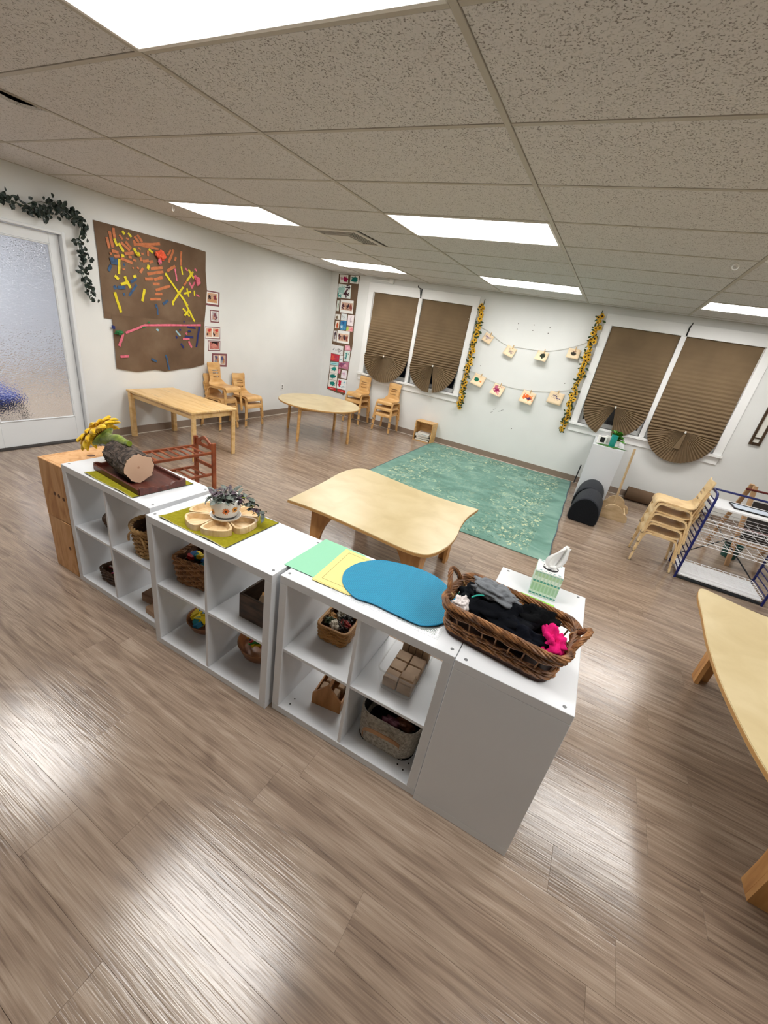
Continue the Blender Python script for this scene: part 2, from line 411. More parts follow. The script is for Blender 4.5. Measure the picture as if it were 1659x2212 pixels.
# ---- troffers: every lamp is a thing of its own
DIFF=plain('lamp_diffuser','#ffffff',.4,emis=(LAMPCOL,LAMP)); LFR=plain('lamp_frame','#e8e6e2',.4)
LLAB={(-1,-2):'very large bright troffer light overhead cut by the top edge of the picture',
(-3,2):'bright troffer light with hooks beside it nearest the left wall above the paper mural',
(-1,2):'bright troffer light in the middle of the ceiling right of the air vent',
(1,2):'troffer light at the right edge of the ceiling with only a corner in view',
(-3,6):'troffer light in the far left corner above the tall strip of drawings',
(-1,6):'troffer light near the back wall above the clotheslines of drawings',
(1,6):'troffer light cut by the right edge above the right hand window',
(-3,-2):'troffer light left of the big overhead one beyond the left edge',
(1,-2):'troffer light right of the big overhead one beyond the right edge'}
lfm=MB(); hx,hy=F4/2-.012,F2/2-.012
for a in (-1,1): lfm.span(-hx,hx,a*hy-.0 if a<0 else hy-.018,-hy+.018 if a<0 else hy,-.004,.012,.002); lfm.span(-hx if a<0 else hx-.018,-hx+.018 if a<0 else hx,-hy+.018,hy-.018,-.004,.012,.002)
lfm=lfm.mesh('frame'); ldm=MB().span(-hx+.018,hx-.018,-hy+.018,hy-.018,.002,.006).mesh('diffuser'); lhm=MB().span(-hx,hx,-hy,hy,.012,.09).mesh('housing')
for (i,j) in lights:
    t=thing('ceiling_light',LLAB[(i,j)],'ceiling light',((i+.5)*F4,(j+.5)*F2,CE),0,'recessed ceiling lights')
    link('frame',lfm,LFR,t); link('diffuser',ldm,DIFF,t); link('housing',lhm,LFR,t)
# ---- air vent
t=thing('ceiling_vent','square white louvred air vent in the ceiling between two lights','vent',(-2*F4+.3,3.5*F2,CE))
DK=plain('vent_dark','#15130f',.9); VW=plain('vent_white','#cfcac0',.5)
obj('backing',MB().span(-.28,.28,-.28,.28,.05,.06),DK,t)
m=MB()
for a in (-1,1): m.span(-.295,.295,a*.295,a*.24,-.006,.004,.002); m.span(a*.295,a*.24,-.24,.24,-.006,.004,.002)
obj('frame',m,VW,t)
for k in range(5):      # louvres step inwards from two sides
    r=.225-k*.034
    m=MB(); m.span(-.236,r-.004,-r-.006,-r+.004,.0,.003); obj('slat',m,VW,t)
    m=MB(); m.span(r-.004,r+.006,-r-.006,.236,.0,.003); obj('slat',m,VW,t)
obj('core',MB().span(-.236,.055,-.055,.236,-.004,.012,.003),VW,t)
# small hooks clipped to the grid
def hook_mesh():
    return MB().tube([(0,0,0),(0,0,-.035)]+[(.012-.012*math.cos(a),0,-.035-.014*math.sin(a)) for a in [i*PI/6 for i in range(1,8)]],.0022,6).mesh('ceiling_hook',1)
hk=hook_mesh()
for q,l,c in (((372,443),'white plastic hook hanging at the left corner of the light over the mural','#eeeeea'),((562,447),'grey hook hanging from the grid at the right corner of the light over the mural','#a9a9a4')):
    p=onz(*q,CE); o=link('ceiling_hook',hk.copy(),plain('hook'+c,c,.4),None,(p.x,p.y,CE-.002)); tag(o,l,'hook')
p=onz(1592,568,CE); o=obj('ceiling_ring',MB().tube([(.018*math.cos(a),0,.018*math.sin(a)-.02) for a in [i*PI/8 for i in range(16)]],.004,6,closed=True),plain('hook#eeeeea','#eeeeea'),None,1,(p.x,p.y,CE-.002)); tag(o,'small white ring hanging from the ceiling at the right','ring')

# ---- walls
dy0,dy1,dz=-.25,.685,2.06
m=MB(); m.span(XL-.12,XL,YF,dy0,0,CE+.14); m.span(XL-.12,XL,dy1,YB+.1,0,CE+.14); m.span(XL-.12,XL,dy0,dy1,dz,CE+.14)
struct(obj('wall_left',m,WHITE))
W1=(-3.475,-1.64); W2=(.385,2.155); WZ0,WZ1=.90,2.262
m=MB(); yb0,yb1=YB,YB+.12
m.span(XL-.12,W1[0],yb0,yb1,0,CE+.14); m.span(W1[1],W2[0],yb0,yb1,0,CE+.14); m.span(W2[1],XR+.1,yb0,yb1,0,CE+.14)
for a,b in (W1,W2): m.span(a,b,yb0,yb1,0,WZ0); m.span(a,b,yb0,yb1,WZ1,CE+.14)
wb=struct(obj('wall_back',m,WHITE))
struct(obj('wall_right',MB().span(XR,XR+.1,YF,YB,0,CE+.14),WHITE))
struct(obj('wall_front',MB().span(XL-.12,XR+.1,YF-.1,YF,0,CE+.14),WHITE))
NH=plain('nail_hole','#54514d',.8)
for q in ((1120,699),(1117,711),(1154,702),(1151,714),(1188,708),(1184,720),(1038,790),(1220,828),(1105,926)):
    p=ony(*q,YB); obj('nail_hole',MB().lathe([(.007,0),(.006,.0015)],8),NH,wb,None,(p.x,YB-.0003,p.z),(PI/2,0,0))
SC=plain('scuff','#9a9a98',.8)
for q,l,a in (((1068,884),.05,.5),((1080,888),.06,.45),((1085,886),.04,.4),((1062,890),.04,.6)):
    p=ony(*q,YB); obj('scuff_mark',MB().box((0,0,0),(l,.001,.008),0,Matrix.Rotation(-a,3,'Y')),SC,wb,None,(p.x,YB-.0006,p.z))
# ---- baseboards with a light caulk line at the floor
CAULK=plain('caulk','#d9d2c6',.5)
def bb(name,x0,x1,y0,y1,ax):
    o=struct(obj(name,MB().span(x0,x1,y0,y1,.004,.1,.002),BASEB))
    if ax=='y': obj('caulk_line',MB().span(x0,x1+.008,y0,y1,0,.007),CAULK,o)
    else: obj('caulk_line',MB().span(x0,x1,y0-.008,y1,0,.007),CAULK,o)
bb('baseboard_left',XL,XL+.007,dy1+.03,YB,'y'); bb('baseboard_back',XL,XR,YB-.007,YB,'x')

# ---- glazed door in the left wall and what stands behind it
d1=empty_struct('door_1',(XL-.06,0,0)); DP=plain('door_paint','#dfe2e4',.35)
gy0,gy1,gz0,gz1=-.11,.565,.275,1.94
def dp(n,*a,m=DP): return obj(n,MB().span(*a,.004),m,d1)
dp('door_stile',-.02,.02,gy1,dy1-.035,.02,dz-.03); dp('door_stile',-.02,.02,dy0+.035,gy0,.02,dz-.03)
dp('door_rail',-.02,.02,gy0,gy1,gz1,dz-.03); dp('door_rail',-.02,.02,gy0,gy1,.02,gz0)
dp('door_jamb',-.06,.075,dy1-.03,dy1,0,dz); dp('door_jamb',-.06,.075,dy0,dy0+.03,0,dz); dp('door_head',-.06,.075,dy0+.03,dy1-.03,dz-.025,dz)
for a in ((gy1-.012,gy1,gz0,gz1),(gy0,gy0+.012,gz0,gz1),(gy0,gy1,gz1-.012,gz1),(gy0,gy1,gz0,gz0+.012)): dp('glazing_bead',.006,.026,*a)
def glass_mat():
    m,nt,b=base('patterned_glass'); L=nt.links.new
    b.inputs['Transmission Weight'].default_value=1; b.inputs['Roughness'].default_value=.04; b.inputs['IOR'].default_value=1.45
    tc=N(nt,'ShaderNodeTexCoord'); v=N(nt,'ShaderNodeTexVoronoi'); v.inputs['Scale'].default_value=75; L(tc.outputs['Object'],v.inputs['Vector'])
    n=N(nt,'ShaderNodeTexNoise'); n.inputs['Scale'].default_value=60; n.inputs['Detail'].default_value=2; L(tc.outputs['Object'],n.inputs['Vector'])
    a=N(nt,'ShaderNodeMath',operation='ADD'); L(v.outputs['Distance'],a.inputs[0]); L(n.outputs['Fac'],a.inputs[1])
    bp=N(nt,'ShaderNodeBump'); bp.inputs['Strength'].default_value=.75; bp.inputs['Distance'].default_value=.003; L(a.outputs[0],bp.inputs['Height']); L(bp.outputs[0],b.inputs['Normal'])
    return m
obj('glass_pane',MB().span(-.004,.004,gy0,gy1,gz0,gz1),glass_mat(),d1)
HX=-8.6
HDIFF=plain('hall_diffuser','#ffffff',.4,emis=((.93,.97,1,1),LAMP*1.3)); ldm=ldm.copy(); ldm.materials.clear()
HW=plain('hall_wall','#d9dde6',.6)
struct(obj('floor_hall',MB().span(HX,XL-.12,-3,4,-.05,0),noisy('hall_floor',['#a08d7b','#bcaa98'],(2,12,1),4,.5)))
struct(obj('wall_hall',MB().span(HX-.1,HX,-3,4,0,CE+.1),HW)); struct(obj('ceiling_hall',MB().span(HX,XL-.12,-3,4,CE,CE+.08),HW))
m=MB(); m.span(HX,XL-.12,-3.1,-3,0,CE); m.span(HX,XL-.12,4,4.1,0,CE); struct(obj('wall_hall_side',m,HW))
for yy,xx in ((-.6,-5.9),(1.9,-5.9),(.6,-7.6)):
    t=thing('ceiling_light',('bright light seen blurred through the patterned door glass' if yy<0 else ('second light of the room behind the patterned door glass, further right' if yy<1 else 'farthest light of the room behind the patterned door glass')),'ceiling light',(xx,yy,CE-.01),0,'lights behind the door glass')
    link('frame',lfm,LFR,t,rot=(0,0,PI/2)); link('diffuser',ldm,HDIFF,t,rot=(0,0,PI/2))
pc=onx(57,857,-4.86)
t=thing('blue_table','blue topped table with grey legs blurred behind the patterned door glass','table',(-5.26,pc.y-.35,0))
BL=plain('blue_plastic','#1f3a9a',.4); LG=plain('leg_grey','#5b5b5d',.5)
obj('tabletop',MB().prism(rrect(.4,.35,.08),pc.z-.05,pc.z),BL,t,.6); obj('apron',MB().prism(rrect(.33,.28,.06),pc.z-.16,pc.z-.05),plain('navy_apron','#1a2550',.6),t,.6)
for a in (-1,1):
    for b in (-1,1): obj('leg',MB().tube([(a*.34,b*.3,pc.z-.05),(a*.38,b*.33,0)],.022,8),LG,t,1)

# ---- windows
GL=plain('window_glass','#ffffff',.02,trans=1,ior=1.45)
def window(n,W):
    o=empty_struct(n,((W[0]+W[1])/2,YB,0)); h=(W[1]-W[0])/2
    def bx(nm,*a,b=.003,m=TRIM): return obj(nm,MB().span(*a,b),m,o)
    bx('casing',-h-.095,-h+.006,-.02,.02,WZ0,WZ1); bx('casing',h-.006,h+.095,-.02,.02,WZ0,WZ1); bx('head_casing',-h-.095,h+.095,-.022,.02,WZ1-.006,2.402)
    bx('mullion',-.032,.032,-.012,.06,WZ0,WZ1)
    bx('sill',-h-.11,h+.11,-.055,.05,WZ0-.035,WZ0); bx('apron',-h-.09,h+.09,-.018,.02,WZ0-.135,WZ0-.035)
    bx('jamb',-h-.004,-h+.012,.012,.11,WZ0,WZ1); bx('jamb',h-.012,h+.004,.012,.11,WZ0,WZ1)
    for s in (-1,1):
        a,b=(-h+.012,-.034) if s<0 else (.034,h-.012)
        y0=.06
        bx('sash_stile',a,a+.04,y0,y0+.03,WZ0,WZ1); bx('sash_stile',b-.04,b,y0,y0+.03,WZ0,WZ1)
        bx('sash_rail',a+.04,b-.04,y0,y0+.03,WZ0,WZ0+.06); bx('sash_rail',a+.04,b-.04,y0,y0+.03,1.56,1.6); bx('sash_rail',a+.04,b-.04,y0,y0+.03,WZ1-.04,WZ1)
        bx('glass_pane',a+.04,b-.04,y0+.012,y0+.016,WZ0+.06,1.56,b=0,m=GL); bx('glass_pane',a+.04,b-.04,y0+.012,y0+.016,1.6,WZ1-.04,b=0,m=GL)
    return o
window('window_1',W1); window('window_2',W2)
# ================================================================ THINGS ON THE WALLS
PAPER=noisy('shade_paper',['#6a5842','#79654c'],(3,3,3),3,.75,spec=.2,rand=True)
def shade(x0,x1,apex,label,gap,flap=False,group='pleated paper window shades'):
    """pleated paper shade gathered to a clip, its lower pleats opening as a fan"""
    t=thing('pleated_shade',label,'window shade',((x0+x1)/2,YB,0),0,group); h=(x1-x0)/2; top=WZ1-.004; ax,az=apex[0]-(x0+x1)/2,apex[1]
    P=[]; n=21                       # pleats get tighter and deeper downwards
    zs=[top-(top-az)*(1-(1-i/n)**1.0)*1 for i in range(n+1)]
    prof=[]
    for i in range(2*n+1):
        s=i/(2*n); z=top-(top-az)*(s**.82); dep=.0004+.012*max(0,s-.22)**1.1
        prof.append((z,.02-.045*s+(dep if i%2 else -dep)))
    V=[];F=[]
    for z,y in prof: V+=[(-h,y,z),(h,y,z)]
    for i in range(2*n): F.append((2*i,2*i+2,2*i+3,2*i+1))
    m=MB(); m.add(V,F); obj('pleats',m,PAPER,t)
    r=h*1.0; ya=-.052; secs=[(PI,gap[0]),(gap[1],2*PI)] if gap else [(PI,2*PI)]
    for a0,a1 in secs:
        k=int(32*(a1-a0)/PI); V=[];F=[]
        for i in range(2*k+1):
            a=a0+(a1-a0)*i/(2*k); d=.011 if i%2 else -.011
            q=abs(math.sin(a))
            for rr in (.02,.5,1.0): V.append((ax*(1-rr)+rr*r*math.cos(a), ya-.05*q*rr+d*(.25+.75*rr), az+rr*r*math.sin(a)))
        for i in range(2*k):
            for j in range(2): F.append((i*3+j,i*3+j+1,i*3+4+j,i*3+3+j))
        m=MB(); m.add(V,F); obj('fan',m,PAPER,t)
    obj('clip',MB().box((ax,ya-.012,az+.005),(.02,.018,.03),.003),plain('clip_white','#e4e0d8',.4),t)
    if flap: obj('loose_fold',MB().sheet(lambda u,v:(ax+(v-.5)*.05*(.5+u)+ -.03*u, ya-.03-.02*u, az-.02-u*r*.5),6,2,.002),PAPER,t)
shade(W1[0]+.014,-2.59,(-3.06,1.25),'brown pleated paper shade with a closed fan, left pane of the left window',None)
shade(-2.52,W1[1]-.014,(-2.09,1.262),'brown pleated shade with a narrow slit in its fan, right pane of the left window',(1.50*PI+.06,1.50*PI+.22))
shade(W2[0]+.014,1.235,(.815,1.222),'brown pleated shade with its fan split wide open, behind the green plant',(1.40*PI,1.56*PI))
shade(1.305,W2[1]-.014,(1.745,1.095),'lowest hanging brown pleated shade with big round fan, far right',None,True)

# ---- sunflower garlands
YEL=noisy('sunflower_petal',['#c98c10','#e8b424','#f5d044'],(60,60,60),2,.6); DBR=plain('sunflower_eye','#24160b',.9); GRN=noisy('garland_leaf',['#1d2b14','#3c5426'],(30,30,30),2,.6)
def flower_meshes():
    m=MB()
    for ring,(nn,r0,r1,dz) in enumerate(((11,.008,.043,.008),(9,.006,.034,.016))):
        for i in range(nn):
            a=2*PI*i/nn+ring*.3; c,s=math.cos(a),math.sin(a); w=.009
            P=[(r0,0,.004),((r0+r1)/2,-w,dz*.7),(r1,0,dz),((r0+r1)/2,w,dz*.7)]
            m.add([(x*c-y*s,x*s+y*c,z) for x,y,z in P],[(0,1,2,3)])
    e=MB().lathe([(.0115,.0),(.0115,.01),(.008,.016),(.001,.018)],10)
    lf=MB(); lf.add([(0,0,0),(.02,-.012,.006),(.045,-.013,.004),(.065,0,-.002),(.045,.013,.004),(.02,.012,.006),(.03,0,-.001)],[(0,1,6),(1,2,6),(2,3,6),(3,4,6),(4,5,6),(5,0,6)])
    return m.mesh('flower'),e.mesh('flower_eye',.6),lf.mesh('leaf')
fme,eme,lme=flower_meshes()
for me,mm in ((fme,YEL),(eme,DBR),(lme,GRN)): me.materials.append(mm)
def garland(p0,p1,label,seed):
    rnd=random.Random(seed); t=thing('sunflower_garland',label,'garland',(0,0,0),0,'sunflower garlands')
    L=(p1-p0).length; P=[p0.lerp(p1,i/12)+Vector((.012*math.sin(i*1.7+seed),0,0)) for i in range(13)]
    obj('stem',MB().tube([P[0]+Vector((.004,0,.07)),*P],.006,6),GRN,t,1)
    n=62
    for i in range(n):
        s=(i+.5)/n; q=p0.lerp(p1,s)+Vector((rnd.uniform(-.03,.03),-.018-rnd.uniform(0,.03),rnd.uniform(-.015,.015)))
        R=Vector((rnd.uniform(-.6,.6),-1,rnd.uniform(-.5,.4))).to_track_quat('Z','Y').to_euler()
        f=link('flower',fme,None,t,q,R); f.scale=[rnd.uniform(.75,1.05)]*3
        e=link('flower_eye',eme,None,f,(0,0,.006))
    for i in range(110):
        s=rnd.uniform(0,1.01); q=p0.lerp(p1,s)+Vector((rnd.uniform(-.035,.035),-.015-rnd.uniform(0,.04),0))
        a=rnd.uniform(0,2*PI); R=Matrix.Rotation(rnd.uniform(-.5,.5),3,'X')@Matrix.Rotation(-a,3,'Y')@Matrix.Rotation(PI/2,3,'X')
        o=link('leaf',lme,None,t,q,R.to_euler()); o.scale=[rnd.uniform(.7,1.1)]*3
garland(Vector((-1.475,YB-.02,2.30)),Vector((-1.47,YB-.02,.70)),'yellow sunflower garland hanging right of the left window',3)
garland(Vector((.222,YB-.02,2.355)),Vector((.215,YB-.02,.72)),'yellow sunflower garland hanging beside the right window frame',5)

# ---- two clotheslines with clipped drawings
STR=plain('string','#c9c5bd',.8); KR=plain('peg_wood','#c9a878',.6)
def px(q): return ony(*q,YB-.012)
l1=[(1012,688),(1040,707),(1054,715),(1080,737),(1102,748),(1130,752),(1171,758),(1200,757),(1240,749),(1272,738)]
l2=[(1000,793),(1020,803),(1036,808),(1060,822),(1081,830),(1110,838),(1143,843),(1175,846),(1206,845),(1250,839)]
for l,lab in ((l1,'thin string clothesline holding four small drawings, the upper one'),(l2,'thin string clothesline holding four larger drawings, the lower one')):
    tag(obj('clothesline',MB().tube(smoothcurve([px(q) for q in l],4,False),.0028,6),STR,None,1),lab,'string')
TAN='#e6cfae'
def drawing(u,v,w,h,tilt,label,blobs,curl,freq=7,amp=.22,paper=TAN):
    c=ony(u,v,YB-.018); n=label.replace(' ','_')[:40]
    t=thing('hanging_drawing',label,'drawing',(c.x,YB-.02,c.z),0,'drawings pegged on the clotheslines')
    V=[];m=MB(); k=6
    R=Matrix.Rotation(tilt,3,'Y')
    m2=bpy.data.meshes.new('sheet'); V=[];F=[];UV=[]
    for i in range(k+1):
        for j in range(k+1):
            a,b=i/k-.5,j/k-.5; p=R@Vector((a*w,0,b*h)); p.y=-curl*(.5-b)**2-.012*curl*10*(a+.5)*(.5-b)*.5; V.append(p); UV.append((i/k,j/k))
    for i in range(k):
        for j in range(k): q=i*(k+1)+j; F.append((q,q+k+1,q+k+2,q+1))
    m2.from_pydata(V,[],F); ul=m2.uv_layers.new(name='UVMap')
    for lp in m2.loops: ul.data[lp.index].uv=UV[lp.vertex_index]
    m2.polygons.foreach_set('use_smooth',[True]*len(F)); m2.update()
    o=link('sheet',m2,art('drawing_'+n,paper,blobs,freq,amp),t)
    sd=o.modifiers.new('s','SOLIDIFY'); sd.thickness=.0012
    return c,h,tilt
D=[((1054,731),.155,.13,.38,'tan drawing with purple speckles, leftmost on the upper line',[(.35,.6,.2,.13,'#6d5a86'),(.65,.62,.2,.06,'#7d6b94'),(.4,.35,.12,.05,'#51466b')],.02,14,.35),
((1102,759),.165,.14,.3,'tan drawing with dark purple strokes, second on the upper line',[(.6,.55,.25,.06,'#46325c'),(.62,.4,.22,.05,'#4a3a60'),(.4,.72,.1,.05,'#5a4a6e')],.05,10,.3),
((1171,769),.17,.13,.1,'cream drawing with a dark green bristly patch, third on the upper line',[(.55,.55,.24,.26,'#2b3328'),(.6,.3,.06,.1,'#2b3328')],.09,16,.14),
((1239,764),.17,.13,.02,'tan drawing with a black oval scribble, rightmost on the upper line',[(.5,.5,.24,.2,'#33302a'),(.5,.75,.2,.03,'#7a3f33')],.05,14,.16),
((1034,821),.2,.165,.25,'tan drawing with a solid green oval, leftmost on the lower line',[(.33,.5,.2,.2,'#13624a'),(.72,.45,.1,.09,'#e08a4c')],.07,7,.1),
((1076,842),.185,.16,.2,'drawing filled with magenta and red paint, second on the lower line',[(.25,.6,.16,.28,'#b5657a'),(.45,.85,.4,.06,'#c58080'),(.45,.45,.25,.24,'#8d1f52'),(.6,.2,.25,.05,'#c4607c')],.1,8,.3),
((1140,858),.21,.175,.15,'drawing with orange and purple paint strokes, third on the lower line',[(.35,.5,.26,.16,'#e8682c'),(.7,.5,.22,.2,'#e57b3c'),(.55,.43,.22,.08,'#452a52')],.08,6,.3),
((1200,860),.215,.175,.08,'plain tan drawing with a few violet dashes, rightmost on the lower line',[(.45,.68,.18,.07,'#4d3f63'),(.65,.48,.2,.04,'#5b4d72'),(.3,.5,.08,.03,'#6d6080')],.03,9,.3)]
for (uv,w,h,tl,lab,bl,cu,fr,am) in D:
    c,h,tl=drawing(*uv,w,h,tl,lab,bl,cu,fr,am)
    R=Matrix.Rotation(tl,3,'Y'); tp=R@Vector((.01,0,h/2-.005))
    g=thing('clothespin','small wooden peg clipping the '+lab.split(',')[0][:60],'clothespin',(c.x+tp.x,YB-.024,c.z+tp.z),0,'pegs on the clotheslines')
    for s in (-1,1): obj('jaw',MB().box((0,s*.0045,.008),(.012,.006,.06),.0015,Matrix.Rotation(s*.06,3,'X')),KR,g,None,None,(0,tl*.6,0))
    obj('spring',MB().tube([(-.007,0,.012),(.007,0,.012)],.005,8),plain('peg_spring','#8c8c8c',.3,1),g,1)

# ---- tall paper strip of art left of the left window
BRP=noisy('kraft_paper',['#5f4c3b','#6b5644','#776350'],(3,3,3),7,.85,.9,.01,spec=.15)
st=thing('art_strip','tall brown paper strip covered with small paintings and photos left of the window','artwork',(0,YB,0))
def bk(u,v): p=ony(u,v,YB-.003); return p
def SQ(u,v): return (700+u/7.9,580+v/7.9)     # measured on an enlarged view of the strip
out=[(255,90),(615,120),(590,300),(545,700),(515,950),(490,1280),(480,1350),(440,1560),(400,1850),(355,2150),(330,2165),(270,2130),(220,2125),(150,2090),(50,2055),(75,1850),(115,1500),(130,1290),(140,1270),(190,790),(220,480)]
m=MB(); pts=[bk(*SQ(*q)) for q in out]
m.prism([(p.x,p.z) for p in pts],0,.0015,Matrix(((1,0,0),(0,0,1),(0,1,0)))); 
obj('paper_backing',m,BRP,st,None,(0,-.0035,0))
A=lambda n,p,b,f=7,a=.25: art('strip_'+n,p,b,f,a)
WP='#e8e6e0'; TEAL='#1c7f74'
pic4=[(.15,.5,.13,.4,'#54323a'),(.4,.45,.12,.42,'#b98a72'),(.62,.5,.12,.4,'#3c2a33'),(.85,.45,.12,.4,'#8a4a42'),(.3,.3,.1,.15,'#d9b8a0'),(.72,.3,.1,.15,'#c9a28c')]
sheets=[('drawing',[(275,100),(415,112),(405,255),(272,240)],A('a',WP,[(.7,.45,.3,.36,'#a3144a'),(.2,.5,.15,.2,'#c98ba0')])),
('drawing',[(455,115),(600,127),(585,265),(442,250)],A('b',WP,[(.5,.5,.42,.36,'#0f6f68')],9)),
('drawing',[(250,262),(468,285),(448,520),(228,495)],A('c','#dfe6e2',[(.3,.6,.22,.3,'#9cc3bd'),(.75,.85,.2,.1,'#3b2b33'),(.6,.3,.22,.12,'#43262f'),(.7,.5,.08,.2,'#55313a'),(.12,.2,.1,.15,'#3f8f86')],5,.4)),
('drawing',[(228,545),(265,548),(250,725),(208,720)],A('d','#d8ddd6',[(.6,.5,.2,.3,'#6d8a66')])),
('photo_sheet',[(288,530),(507,552),(490,778),(272,748)],A('w','#ecebe8',[],)),
('photo_print',[(305,575),(490,595),(478,728),(292,705)],A('p1','#c9a795',pic4,5,.2)),
('drawing',[(195,775),(280,782),(270,878),(190,868)],A('e',WP,[(.35,.35,.25,.3,'#7a6a55')],8)),
('drawing',[(297,768),(395,778),(385,892),(285,882)],A('f','#dfe3e4',[(.4,.55,.3,.05,'#7d8a90'),(.6,.3,.2,.04,'#8d9aa0')],10,.4)),
('drawing',[(412,788),(518,802),(497,985),(395,970)],A('g','#efe4e6',[(.5,.6,.06,.3,'#a58a9a'),(.5,.4,.3,.04,'#9a8090')],9,.5)),
('drawing',[(200,892),(262,897),(250,1022),(185,1015)],A('h','#eadfd0',[(.55,.4,.28,.42,'#c2562a')],6)),
('drawing',[(283,895),(385,900),(372,1055),(270,1045)],A('i','#3a7fae',[(.5,.8,.2,.15,'#2b4f8d'),(.3,.35,.2,.2,'#bcd6e2'),(.7,.2,.2,.12,'#5aa0bc')],6,.4)),
('drawing',[(388,985),(495,995),(485,1080),(376,1068)],A('j','#e3a9a6',[(.15,.5,.22,.5,'#b9d05a'),(.8,.4,.2,.3,'#e07f8a')],5)),
('drawing',[(168,1062),(218,1065),(205,1245),(155,1240)],A('k','#dcd8d4',[(.5,.7,.3,.2,'#43303a'),(.5,.35,.2,.2,'#8a7a80')],6)),
('photo_sheet',[(232,1050),(440,1078),(425,1292),(212,1258)],A('w','#ecebe8',[])),
('photo_print',[(248,1105),(420,1128),(408,1252),(238,1228)],A('p2','#d6b59c',pic4[::-1],6,.2)),
('drawing',[(130,1290),(330,1330),(320,1480),(120,1442)],A('l','#e3e3e3',[(.5,.55,.3,.06,'#4a4248'),(.6,.4,.3,.03,'#6b6870'),(.75,.3,.1,.1,'#6f5560')],7,.5)),
('drawing',[(358,1308),(440,1318),(455,1400),(355,1398)],A('m','#e3a3b4',[(.6,.5,.2,.2,'#efc0cc')],5)),
('drawing',[(120,1448),(265,1480),(250,1592),(110,1570)],A('n','#c23a4a',[(.3,.5,.25,.3,'#d95a4a'),(.8,.5,.2,.3,'#b04a6a')],5,.4)),
('drawing',[(268,1482),(325,1488),(318,1608),(258,1600)],A('o','#e6e8ea',[(.5,.4,.2,.08,'#7fa9b0')],6)),
('drawing',[(350,1402),(448,1415),(430,1592),(335,1580)],A('q','#dbe6e2',[(.4,.6,.14,.3,'#3f8f8a'),(.7,.75,.2,.1,'#3c6a70'),(.3,.25,.15,.2,'#2f6f78')],7,.4)),
('drawing',[(115,1590),(250,1602),(245,1660),(108,1640)],A('r','#a9d3d6',[(.5,.5,.4,.12,'#5fb0b8')],5)),
('drawing',[(255,1605),(425,1595),(410,1728),(248,1690)],A('s','#b8788e',[(.2,.5,.22,.4,'#8d4a68'),(.7,.4,.2,.2,'#d9a0b0'),(.5,.7,.1,.2,'#6a5a80')],5,.4)),
('drawing',[(108,1650),(242,1665),(232,1795),(97,1775)],A('t',WP,[(.5,.55,.33,.3,'#1e8a80')],8,.3)),
('drawing',[(95,1780),(228,1795),(220,1912),(85,1890)],A('t2',WP,[(.45,.55,.4,.33,'#14746c')],7,.3)),
('drawing',[(82,1895),(215,1915),(205,2040),(70,2010)],A('t3',WP,[(.5,.5,.36,.32,'#1c7f74')],9,.3)),
('drawing',[(252,1712),(285,1718),(275,1792),(243,1785)],A('u','#d9879c',[(.5,.5,.2,.2,'#e5b0be')],5)),
('drawing',[(305,1728),(395,1745),(380,1885),(285,1865)],A('v','#ece4ea',[(.4,.6,.2,.14,'#b45a9a'),(.6,.35,.15,.06,'#c98ab8')],8,.45)),
('drawing',[(235,1875),(388,1905),(370,2080),(215,2040)],A('x','#eceeee',[(.28,.55,.2,.34,'#c8203c'),(.78,.7,.14,.12,'#8cbcd0'),(.6,.25,.25,.04,'#9fb8c6')],5,.25)),
('drawing',[(70,2010),(205,2045),(195,2085),(66,2050)],A('y','#cc2b30',[(.5,.5,.3,.15,'#e5a0a0')],6)),
('drawing',[(230,2058),(365,2085),(355,2125),(225,2092)],A('y2','#d23436',[(.5,.4,.3,.15,'#e8a8a0')],6))]
for k,(nm,q,mt) in enumerate(sheets):
    pts=[bk(*SQ(*a)) for a in (q[3],q[2],q[1],q[0])]; y=-.0045-.0004*(k%3)-(.001 if nm=='photo_print' else 0)
    m=MB().quaduv(*[(p.x,y,p.z) for p in pts]); o=obj(nm,m,mt,st); sd=o.modifiers.new('s','SOLIDIFY'); sd.thickness=.0008; sd.offset=-1

# ---- big kraft paper mural with tape strips on the left wall
mu=thing('paper_mural','large torn brown paper mural with orange yellow blue and pink tape','artwork',(XL,0,0))
def MQ(u,v): p=onx(200+u/6.146,460+v/6.146,XL+.006); return p
def wav(P,amp): return P
def polysheet(name,pts,x,seed):
    """kraft sheet with slight buckling: triangulated fan of a gridded outline"""
    ys=[p.y for p in pts]; zs=[p.z for p in pts]
    def f(u,v):
        def edge(lst,s):
            s=s*(len(lst)-1); i=min(int(s),len(lst)-2); return lst[i].lerp(lst[i+1],s-i)
        top,bot,lef,rig=pts_e
        a=edge(top,u); b=edge(bot,u); l=edge(lef,v); r=edge(rig,v)
        y=l.y*(1-u)+r.y*u; z=a.z*v+b.z*(1-v)
        return (x+.003*noise.noise(Vector((y*3,z*3,seed)))+.002*noise.noise(Vector((y*11,z*9,seed))),y,z)
    pts_e=pts_edges
    return obj(name,MB().sheet(f,36,28,.0008),BRP,mu,1)
E4=lambda l:[MQ(*q) for q in l]
pts_edges=(E4([(5,90),(400,195),(800,305),(1200,415),(1500,515)]),E4([(155,1395),(240,1410),(700,1450),(1250,1480),(1480,1500)]),E4([(155,1395),(110,1000),(60,500),(5,90)]),E4([(1480,1500),(1500,1200),(1517,960),(1500,800),(1500,515)]))
polysheet('paper_sheet',pts_edges[0],.008,1.0)
pts_edges=(E4([(250,1345),(500,1375),(900,1410),(1480,1450)]),E4([(315,2065),(430,2090),(520,2110),(640,2095),(760,2080),(880,2105),(1000,2090),(1150,2068),(1300,2062),(1440,2040),(1480,2010)]),E4([(315,2065),(290,1750),(250,1345)]),E4([(1480,2010),(1480,1700),(1480,1450)]))
